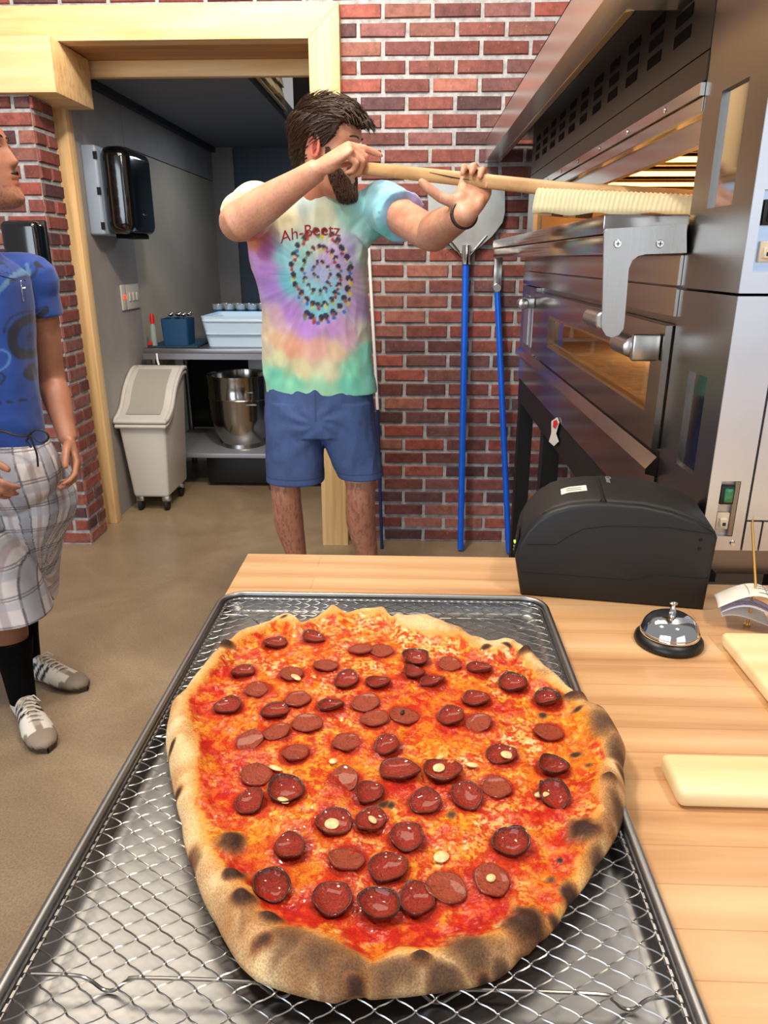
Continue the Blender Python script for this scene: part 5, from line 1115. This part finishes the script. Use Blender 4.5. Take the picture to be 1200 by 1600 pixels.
CP = [(480,318,(.80,.90,.90)),(450,335,(.93,.92,.78)),(510,340,(.90,.92,.80)),(540,330,(.62,.80,.74)),(565,340,(.58,.80,.76)),(585,330,(.52,.78,.86)),(620,330,(.50,.74,.90)),(630,360,(.56,.76,.92)),(600,375,(.44,.82,.78)),(640,340,(.80,.62,.86)),(395,290,(.97,.92,.72)),(372,300,(.98,.93,.78)),(400,380,(.90,.55,.42)),(412,390,(.70,.40,.66)),(415,420,(.78,.56,.88)),(428,450,(.76,.58,.90)),(400,405,(.86,.66,.93)),(445,400,(.60,.86,.90)),(450,440,(.50,.84,.88)),(470,400,(.66,.88,.84)),(500,380,(.80,.84,.80)),(520,400,(.82,.70,.88)),(497,430,(.70,.74,.90)),(490,450,(.60,.86,.90)),(520,460,(.56,.84,.90)),(500,480,(.50,.82,.88)),(545,400,(.72,.66,.84)),(555,440,(.78,.66,.80)),(560,480,(.76,.62,.82)),(570,400,(.74,.84,.78)),(575,440,(.80,.80,.76)),(450,490,(.78,.58,.90)),(480,515,(.76,.56,.88)),(520,515,(.80,.60,.84)),(545,530,(.86,.66,.76)),(430,500,(.93,.76,.80)),(415,510,(.96,.86,.72)),(425,535,(.96,.78,.62)),(455,545,(.93,.68,.56)),(490,548,(.94,.70,.64)),(525,550,(.94,.80,.66)),(560,530,(.84,.86,.76)),(570,555,(.54,.90,.80)),(430,565,(.90,.92,.72)),(470,580,(.93,.90,.70)),(515,585,(.92,.90,.74)),(550,580,(.56,.90,.76)),(425,595,(.50,.88,.76)),(460,603,(.56,.89,.74)),(500,610,(.66,.90,.74)),(540,605,(.50,.88,.76)),(580,595,(.52,.88,.82)),(412,540,(.95,.88,.76))]
cp = [(*XZ(x, y), c) for x, y, c in CP]
tc = pick(cp, v2, 4.); st = (fbm(np.stack([np.arctan2(v[:, 2]-XZ(497, 430)[1], v[:, 0]-XZ(497, 430)[0])*3, np.hypot(v[:, 2]-XZ(497, 430)[1], v[:, 0]-XZ(497, 430)[0])*3, 0*v[:, 0]], 1), 5, 3, 77)-.5)[:, None]
tc = np.clip(tc+st*.16, 0, 1)
# printed spiral of small blots
front = (v[:, 1] < 2.62) & (np.abs(v[:, 0]+.35) < .2)
cx_, cz_ = XZ(497, 428, 2.52); rs = np.random.RandomState(8); sc_ = 2.52/F*.94
bl = []; tt = 0
while tt < 6.1*PI-.3:
    rr = (8+tt/(6.1*PI)*62); ang = -2.2-tt; bl.append((cx_+rr*.80*sc_*math.cos(ang), cz_+rr*1.08*sc_*math.sin(ang), .75+rr/52)); tt += (9+rr*.10)/rr if rr > 12 else .8
for (bx_, bz_, s) in bl:
    for k, (dx, dz, r, c) in enumerate(((rs.uniform(-.004, .004), .004, .0050, (.14, .12, .20)), (rs.uniform(-.003, .003), -.001, .0036, rs.choice(3)), (rs.uniform(-.005, .005), -.006, .0034, 9), (rs.uniform(-.006, .006), .001, .0028, 8))):
        c = c if isinstance(c, tuple) else {0: (.80, .52, .36), 1: (.92, .80, .66), 2: (.62, .36, .26), 9: [(.90, .80, .22), (.16, .40, .75), (.66, .14, .20), (.40, .62, .45)][rs.choice(4)], 8: (.20, .16, .24)}[int(c)]
        d = np.hypot(v[:, 0]-bx_-dx*s, v[:, 2]-bz_-dz*s); w = (sm(r*s+.0012, r*s-.0012, d)*front)[:, None]*.85; tc = tc*(1-w)+np.array(c)*w
setcol(me, tc); M_shirt = M('tie_dye_cotton', 'v', .85, sheen=.25, bmp=.12, bs=900, bd=.0006); shirt = obj('shirt', me, M_shirt, man)
from mathutils.bvhtree import BVHTree
def project(mesh_me, target, tloc, off=.0012, d=(0, 1, 0)):
    bv = BVHTree.FromPolygons([vv.co+tloc for vv in target.vertices], [tuple(p.vertices) for p in target.polygons]); D = Vector(d)
    for q in mesh_me.vertices:
        h = bv.ray_cast(q.co-D*.6, D, 1.2)
        if h[0] is not None: q.co = h[0]-D*off
me_t = text('Ah-Beetz', .052, 0.); bmt = bmesh.new(); bmt.from_mesh(me_t); bmesh.ops.subdivide_edges(bmt, edges=bmt.edges[:], cuts=2); bmt.to_mesh(me_t); bmt.free()
tx, tz = XZ(484, 361, 2.52)
for q in me_t.vertices: x = q.co.x; q.co = Vector((tx+x, 2.5, tz+q.co.y+.12*x-1.2*x*x))
project(me_t, me, mo)
for q in me_t.vertices: q.co -= mo
me_t.materials.clear(); me_t.materials.append(M('red_print', (.62, .10, .10), .7)); o = bpy.data.objects.new('shirt_lettering', me_t); COL.objects.link(o); o.parent = shirt
cn = neckb+Vector((0, -.005, .035)); ring = [(cn.x+.083*math.cos(t), cn.y+.070*math.sin(t)-.005, cn.z-.028+.02*math.sin(t)) for t in np.linspace(0, 2*PI, 40)]
obj('collar', MB().tube(ring, .011, 10, cap=False), M('collar_blue', (.66, .84, .90), .85), shirt)
# shorts
wz = .955; hem = P(460, 752, Y=2.70).z
sh = loft([(-.345, 2.74, .97, .190, .118, .03), (-.345, 2.74, .88, .200, .126, .03), (-.345, 2.735, .80, .208, .13, .03), (-.345, 2.73, .735, .205, .12, .03)], 48, 4)
a0, a1 = P(417, 750, Y=2.71), P(507, 750, Y=2.71); b0, b1 = P(532, 742, Y=2.71), P(596, 742, Y=2.71)
for q0, q1, cx0, w0 in ((a0, a1, -.44, .108), (b0, b1, -.243, .108)):
    cx1, w1 = (q0.x+q1.x)/2, (q1.x-q0.x)/2; w1 = max(w1, .088); join(sh, loft([(cx0, 2.735, .86, w0*.9, .115, 0), (cx0, 2.73, .76, w0, .115, 0), ((cx0+cx1)/2, 2.72, .66, (w0+w1)/2, .108, 0), (cx1, 2.71, q0.z, w1, .10, 0)], 40, 4))
me = fuse(sh, .0045, 5, mo, .5)
def shf(v, n):
    w = v+np.array(mo); r = np.hypot(w[:, 0]+.345, (w[:, 2]-.80)); a = np.arctan2(w[:, 2]-.80, w[:, 0]+.345)
    return .0022*np.sin(a*9+r*30+7*fbm(w, 7, 2, 3))*sm(.26, .08, r)*sm(.02, .06, r)+folds(mo, .006, 12, 5, 41)(v, n)
displace(me, hemsafe(shf, mo, .57, .64)); v = vco(me)+np.array(mo); c = np.tile(np.array([.27, .36, .56]), (len(v), 1)); c *= (.9+.2*fbm(v, 9, 3, 6))[:, None]
zh = np.where(v[:, 0] < -.34, a0.z, b0.z); band = (np.abs(v[:, 2]-zh-.028) < .0022) | ((np.abs(v[:, 0]+.345) < .003) & (v[:, 2] > .80)); c = np.where(band[:, None], c*.78, c)
setcol(me, c); shorts = obj('shorts', me, M('chino_cotton', 'v', .85, var=.12, vs=300, bmp=.15, bs=700, bd=.0008), man)
for (hx, w, z) in (((a0.x+a1.x)/2, .089, a0.z), ((b0.x+b1.x)/2, .089, b0.z)): pass
for ax_ in (-.465, -.17): shoe('shoe', (ax_-.01, 2.585, 0), (ax_, 2.865, 0), mo, man)
# ---- the long wooden peel he holds
peel_ = thing('wooden_peel', PA, 'long wooden peel held by the bearded man, its blade inside the upper oven', 'pizza peel')
p0 = PA-PD*.03; p1 = PA+PD*.90; Lp = (PC-PA).length
obj('handle', MB().tube([p0, p0+PD*.004, PA+PD*.3, PA+PD*.55, PA+PD*.62, PA+PD*.80, PA+PD*1.05], [.014, .0175, .0175, .0175, .018, .024, .03], 14, [.009, .011, .011, .011, .012, .014, .015], up=(0, 1, .0), sq=.7), M_handle, peel_)
sh_ = Vector((PD.y, -PD.x, 0)).normalized(); nd = sh_.cross(PD).normalized(); nd = nd if nd.z > 0 else -nd
B0 = P(838, 300, Y=1.78); rel = B0-PA; t0 = rel.dot(PD); wB = rel.dot(sh_); hB = -.014
def BL(t, w, h): return PA+PD*t+sh_*w+nd*h+Vector((0, 0, .055*(t-t0)))
obj('blade', MB().prism([BL(t0, wB-.003, hB), BL(t0+.55, wB-.003, hB), BL(t0+.55, -.15, hB), BL(t0, -.15, hB)], nd*-.012), M_board, peel_, False)
n = 240; v_ = []; f_ = []; zt = [rel.dot(nd), 0]
for i in range(n+1):
    t_ = t0+.50*i/n; q = .0025*math.sin(i*1.3+.6*math.sin(i*.31)); fl_ = .003*math.sin(i*.11)
    for (w, h, k) in ((-.10, hB+.004, 0), (wB-.03, hB+.006, .3), (wB-.006, hB+.007, 1), (wB+.002, hB+.001, 1), (wB+.004, hB-.012, .7), (wB+.005, hB-.030+.015*i/n, .3), (wB+.003+fl_, hB-.046+.024*i/n+fl_, .1), (wB-.004, hB-.046+.024*i/n+fl_, .1)): v_.append(tuple(BL(t_, w+q*k, h+q*k*.7)-PA))
for i in range(n):
    for k in range(7): a = i*8+k; f_.append((a, a+1, a+9, a+8))
me = npmesh('canvas_cover', v_, f_); obj('canvas_cover', me, M('canvas', (.92, .87, .70), .85, sheen=.3), peel_)
for t_ in (t0+.012, t0+.07): obj('batten', MB().prism([BL(t_, wB-.01, hB-.0125), BL(t_+.03, wB-.01, hB-.0125), BL(t_+.03, wB-.10, hB-.0125), BL(t_, wB-.10, hB-.0125)], nd*-.035), M_handle, peel_, False)
# dark seam where the worn handle is split
q0 = P(668, 267, Y=2.0); obj('split', MB().tube([PA+PD*.21+Vector((0, -.0125, .006)), PA+PD*.28+Vector((0, -.0130, .0)), PA+PD*.35+Vector((0, -.0128, -.003))], [.0006, .0022, .0006], 6), M('split_dark', (.16, .10, .06), .8), peel_)

# ---------------------------------------------------------------- man in blue at the left edge
lo_ = Vector((-1.2, 1.98, 0)); gu = thing('person', lo_, 'man in blue printed shirt and plaid shorts standing at the left edge', 'person')
yw = math.radians(-18)                      # shoulder line, turned a little from the viewer
hd = Vector((.98, .10, .16)); hl = P(34, 328, Y=1.99)+Vector((-.080, 0, -.006)); GM = facing(hd, (-.08, 0, 1), 1.0, hl)
bd = MB(); join(bd, xf(headrings(), GM)); nb_ = Vector((-1.205, 2.02, 1.335)); join(bd, limb([nb_, nb_.lerp(hl, .5)+Vector((0, .01, .05)), GM @ Vector((-.025, 0, .08))], [.066, .058, .056]))
TS = [(690, 84), (650, 77), (600, 70), (550, 66), (500, 64), (460, 60), (425, 50)]; tsec = []
for y, xr in TS:
    q = P(xr, y, Y=2.05); hw = .19 if y > 500 else .20; tsec.append((q.x-hw, 2.0, q.z, hw, .115, -.1))
tz_ = tsec[-1][2]; tsec += [(tsec[-1][0]-.02, 2.01, tz_+.05, .155, .088, -.1), (-1.235, 2.02, tz_+.105, .09, .068, -.1)]
join(bd, loft([(a, b_, c, d*.86, e*.84, f) for a, b_, c, d, e, f in tsec], 36, 3))
S1 = P(55, 436, Y=2.09); E1 = P(80, 590, Y=2.13); W1 = P(107, 688, Y=2.04)
join(bd, limb([S1+Vector((-.06, 0, .02)), S1, up_(S1, E1, .5), E1, up_(E1, W1, .3), up_(E1, W1, .7), W1], [.05, .052, .044, .039, .041, .031, .026]))
f1_ = (P(126, 750, Y=1.98)-W1).normalized(); join(bd, hand(W1, f1_, (-.75, -.35, .1), (.35, -.9, .1), [(22, 30, 20), (26, 34, 22), (30, 36, 22), (34, 38, 24)], [(.75, .55, .35), (.9, .25, .3), (.95, .1, .25)], .96))
S2 = Vector((-1.42, 1.93, 1.27)); E2 = Vector((-1.47, 1.85, 1.01)); W2 = P(-66, 722, Y=1.72)
join(bd, limb([S2+Vector((.06, 0, .02)), S2, up_(S2, E2, .5), E2, up_(E2, W2, .3), up_(E2, W2, .7), W2], [.05, .052, .044, .039, .041, .031, .026]))
f2_ = (P(-8, 772, Y=1.70)-W2).normalized(); join(bd, hand(W2, f2_, (.3, .75, -.3), (.2, -.5, .8), [(20, 26, 18), (24, 30, 20), (28, 32, 20), (32, 34, 22)], [(.75, .55, .3), (.9, .3, .25), (.95, .1, .2)], .93))
T1 = P(140, 1080, Z=.0); T2 = P(76, 1178, Z=0.); d1 = Vector((.95, -.30, 0)).normalized(); d2 = Vector((.66, -.75, 0)).normalized(); T1 = T1+d1*-.005; H1 = T1-d1*.305; H2 = T2-d2*.305
A1 = H1+d1*.065+Vector((0, 0, .10)); A2 = H2+d2*.065+Vector((0, 0, .10))
hemR = P(75, 948, Y=2.1).z; hemL = P(30, 968, Y=1.9).z
K1 = Vector((A1.x+.01, A1.y-.0, .45)); K2 = Vector((A2.x-.0, A2.y+.01, .45))
for A_, K_, T_, d_, hx, hy in ((A1, K1, T1, d1, -1.16, 2.07), (A2, K2, T2, d2, -1.30, 1.94)):
    join(bd, limb([(hx, hy, .82), (K_.x*.4+hx*.6, K_.y*.4+hy*.6, .64), K_, (K_.x-.01, K_.y, .32), (A_.x, A_.y, .18), A_, A_-Vector((0, 0, .05))], [.068, .062, .052, .056, .038, .032, .030])); join(bd, limb([A_-Vector((0, 0, .055)), T_-d_*.13+Vector((0, 0, .030))], [.028, .016]))
me = fuse(bd, .0045, 3, lo_, .4); v = vco(me)+np.array(lo_); base = np.tile(np.array([.66, .46, .36]), (len(v), 1)); hv = (np.c_[v, np.ones(len(v))] @ np.array(GM.inverted()).T)[:, :3]
fc = (hv[:, 0] > .03) & (hv[:, 2] > 0) & (hv[:, 2] < .24) & (np.abs(hv[:, 1]) < .1) & (v[:, 2] > 1.3)
redden(fc & (((hv[:, 2]-.071)/.006)**2+(hv[:, 1]/.024)**2 < 1), (.62, .30, .28), .7); redden(fc & (((hv[:, 2]-.055)/.007)**2+(hv[:, 1]/.022)**2 < 1), (.70, .38, .34), .75)
redden(fc & (np.abs(hv[:, 2]-.0635) < .0022) & (np.abs(hv[:, 1]) < .022), (.22, .10, .10), .9); redden(fbm(v, 14, 3, 8) > .55, (.62, .42, .33), .4)
redden(v[:, 2] < .6, (.46, .29, .21), .75); redden(fc & (hv[:, 2] < .05) & (fbm(v, 300, 2, 4) > .55), (.40, .28, .23), .4)
setcol(me, base); obj('body', me, M_skin, gu); face_bits(gu, GM, (.10, .07, .06), brow_w=.0024)
bl_ = [(.0915-t*t*.012, t*.024, .082-.006*abs(t)) for t in np.linspace(-1, 1, 9)]; obj('moustache', xf(MB().tube(bl_, [.0006, .0020, .0028, .0032, .0028, .0032, .0028, .0020, .0006], 8, up=(0, 1, 0)), GM), M('moustache_hair', (.16, .10, .08), .8), gu)
v_, f_, n_, m_ = hairshell(mk, lambda z, a: .012+0*z, 14); hairobj('hair', v_, f_, n_, m_, GM, gu, M('black_hair', (.05, .04, .04), .45), 700, .022, lambda p: (-.6, 0, -.4), 19)
sb = loft(tsec, 56, 5); join(sb, sleeve(S1, E1, -.05, .34, .052, .062, S1+Vector((-.11, 0, .02)))); join(sb, sleeve(S2, E2, -.05, .50, .074, .076, S2+Vector((.10, 0, 0))))
me = fuse(sb, .0042, 5, lo_, .5); displace(me, hemsafe(folds(lo_, .007, 9, 5, 61), lo_, .88, .93)); v = vco(me)+np.array(lo_)
c = np.tile(np.array([.09, .24, .54]), (len(v), 1)); c = c*(.82+.36*fbm(v, 6, 3, 5))[:, None]
def XZg(x, y): q = P(x, y, Y=1.90); return q.x, q.z
def stroke(pts, r, cc_, k=.9):
    global c
    s = spline([XZg(x, y) for x, y in pts], 10); d = np.min(np.hypot(v[:, 0:1]-s[None, :, 0], v[:, 2:3]-s[None, :, 1]), axis=1); rr = r*(1+.35*(fbm(v, 60, 2, 3)-.5)); w = (sm(rr+.0015, rr-.0015, d)*(v[:, 1] < 2.06)*(v[:, 0] < P(61, 500, Y=1.95).x)*k)[:, None]; c = c*(1-w)+np.array(cc_)*w
DK = (.07, .09, .15)
stroke([(12,412),(30,420),(46,440),(50,462),(44,482),(26,494),(14,510),(10,532),(14,552),(26,566),(46,570)], .0075, DK); stroke([(28,566),(26,590),(36,604),(56,606)], .0070, DK)
stroke([(2,520),(8,498),(28,484)], .0022, DK, .8); stroke([(52,505),(36,510),(28,526),(34,544),(50,548),(58,536),(50,524),(42,530)], .0025, DK, .8); stroke([(60,500),(40,498),(22,518),(22,544),(36,560),(56,560)], .0018, DK, .7)
stroke([(-20,470),(-4,452),(4,430),(-2,414)], .005, (.45, .58, .66), .6); stroke([(-20,560),(-2,548),(8,556),(6,572),(-6,582)], .0028, (.35, .55, .75), .7); stroke([(0,600),(4,590),(-4,580)], .0025, DK, .8); stroke([(4,440),(14,426),(10,408)], .003, DK, .7); stroke([(34,580),(50,590),(60,586)], .002, DK, .7); stroke([(-30,500),(-14,520),(-18,545)], .004, DK, .8)
for x in range(-30, 70, 13): stroke([(x, 629), (x+4, 630)], .0035, DK, .9)
sp0 = (fbm(v, 120, 2, 17) > .60) & (v[:, 2] > XZg(20, 430)[1]) & (v[:, 2] < XZg(20, 385)[1]) & (v[:, 1] < 1.98); c = np.where(sp0[:, None], c*.45, c)
setcol(me, c); gsh = obj('shirt', me, M('blue_cotton', 'v', .85, sheen=.2, bmp=.12, bs=900, bd=.0006), gu)
ring = [(-1.222+.078*math.cos(t), 2.015+.066*math.sin(t), tz_+.060+.018*math.sin(t)) for t in np.linspace(0, 2*PI, 36)]; obj('collar', MB().tube(ring, .010, 10, cap=False), M('navy_collar', (.08, .17, .40), .85), gsh)
# cross pendant on a cord
cq = P(15, 455, Y=1.905); bv = BVHTree.FromPolygons([vv.co+lo_ for vv in me.vertices], [tuple(p.vertices) for p in me.polygons]); h = bv.ray_cast(Vector((cq.x, 1.4, cq.z)), Vector((0, 1, 0)), 1.2); cy = (h[0].y if h[0] else 1.9)-.006
ck = obj('necklace', MB().rbox((cq.x-.0018, cy-.002, cq.z-.028), (cq.x+.0018, cy+.001, cq.z+.024), .001, 1).rbox((cq.x-.011, cy-.002, cq.z+.004), (cq.x+.011, cy+.001, cq.z+.0075), .001, 1), M_chrome, gu)
cord = []
for t in np.linspace(0, 1, 14):
    for_ = (cq.x*(1-t)+(-1.16)*t, cq.z+.024+(tz_+.05-cq.z-.024)*t); h = bv.ray_cast(Vector((for_[0], 1.4, for_[1])), Vector((0, 1, 0)), 1.2); cord.append(Vector((for_[0], (h[0].y if h[0] else 1.93)-.002, for_[1])))
obj('cord', MB().tube(cord, .0012, 6), M_blackm, ck)
# plaid shorts
q1, q2 = P(108, 760, Y=2.05), P(110, 800, Y=2.05)
sh = loft([(-1.235, 2.0, P(96, 682, Y=2.03).z, .185, .125, -.1), (-1.235, 2.0, .82, .215, .14, -.1), (-1.235, 2.0, .74, .215, .135, -.1), (-1.235, 2.0, .67, .15, .08, -.1)], 48, 4)
for (K_, hx, hy, hz_, w) in ((K1, -1.145, 2.06, hemR, .115), (K2, -1.31, 1.95, hemL, .125)): join(sh, loft([(hx, hy, .80, .10, .11, 0), (hx, hy, .66, .125, .128, 0), (K_.x*.6+hx*.4, K_.y*.6+hy*.4, .50, w, .12, 0), (K_.x, K_.y, hz_, w*.98, .118, 0)], 40, 4))
me = fuse(sh, .0042, 5, lo_, .5); displace(me, hemsafe(folds(lo_, .009, 8, 5, 71), lo_, .42, .50)); v = vco(me)+np.array(lo_)
side = v[:, 0] > -1.235; cxl = np.where(side, -1.15, -1.31); cyl = np.where(side, 2.06, 1.95); an = np.arctan2(v[:, 1]-cyl, v[:, 0]-cxl)*.12+.006*np.sin(v[:, 2]*16); z = v[:, 2]+.05*(v[:, 0]+1.2)
c = np.tile(np.array([.80, .78, .79]), (len(v), 1))
def stripe(u, per, off, w, cc_, k):
    global c
    q = np.abs(((u-off)/per+.5) % 1-.5)*per; m = (sm(w+.001, w-.001, q)*k)[:, None]; c = c*(1-m)+np.array(cc_)*m
stripe(an, .075, .0, .0115, (.50, .52, .58), .6); stripe(an, .075, .014, .0018, (.25, .24, .28), .8); stripe(an, .075, -.014, .0018, (.25, .24, .28), .8); stripe(an, .075, .036, .006, (.58, .50, .50), .5)
stripe(z, .085, .0, .012, (.60, .62, .66), .5); stripe(z, .085, .018, .0016, (.30, .29, .32), .7); stripe(z, .085, .026, .0016, (.30, .29, .32), .7)
setcol(me, c); gs = obj('shorts', me, M('plaid_cotton', 'v', .88, bmp=.12, bs=800, bd=.0006), gu)
bvs = BVHTree.FromPolygons([vv.co+lo_ for vv in me.vertices], [tuple(p.vertices) for p in me.polygons])
def onshort(pts):
    o = []
    for x, y in spline(pts, 5):
        q = P(x, y, Y=1.86); h = bvs.ray_cast(Vector((q.x, 1.3, q.z)), Vector((0, 1, 0)), 1.2); o.append(Vector((q.x, (h[0].y if h[0] else 1.87)-.005, q.z)))
    return o
mb = MB(); mb.tube(onshort([(-30, 676), (0, 674), (20, 680), (40, 682), (48, 676)]), .0035, 8)
for pp in ([(44, 680), (56, 672), (70, 676), (74, 686), (64, 692), (50, 684), (44, 680)], [(44, 680), (50, 694), (56, 710), (58, 730)], [(46, 682), (40, 690), (48, 700)]): mb.tube(onshort(pp), .0028, 8)
obj('drawstring', mb, M_blackm, gs)
for A_, K_ in ((A1, K1), (A2, K2)):
    tp = Vector((K_.x-.008, K_.y, .275)) if A_ is A1 else Vector((K_.x-.008, K_.y, .26)); obj('sock', limb([A_-Vector((0, 0, .04)), A_, A_.lerp(tp, .5), tp, tp+Vector((0, 0, .003))], [.038, .041, .047, .060, .056], 28), M_sock, gu)
shoe('shoe', T1, H1, lo_, gu, .95); shoe('shoe', T2, H2, lo_, gu, 1.)
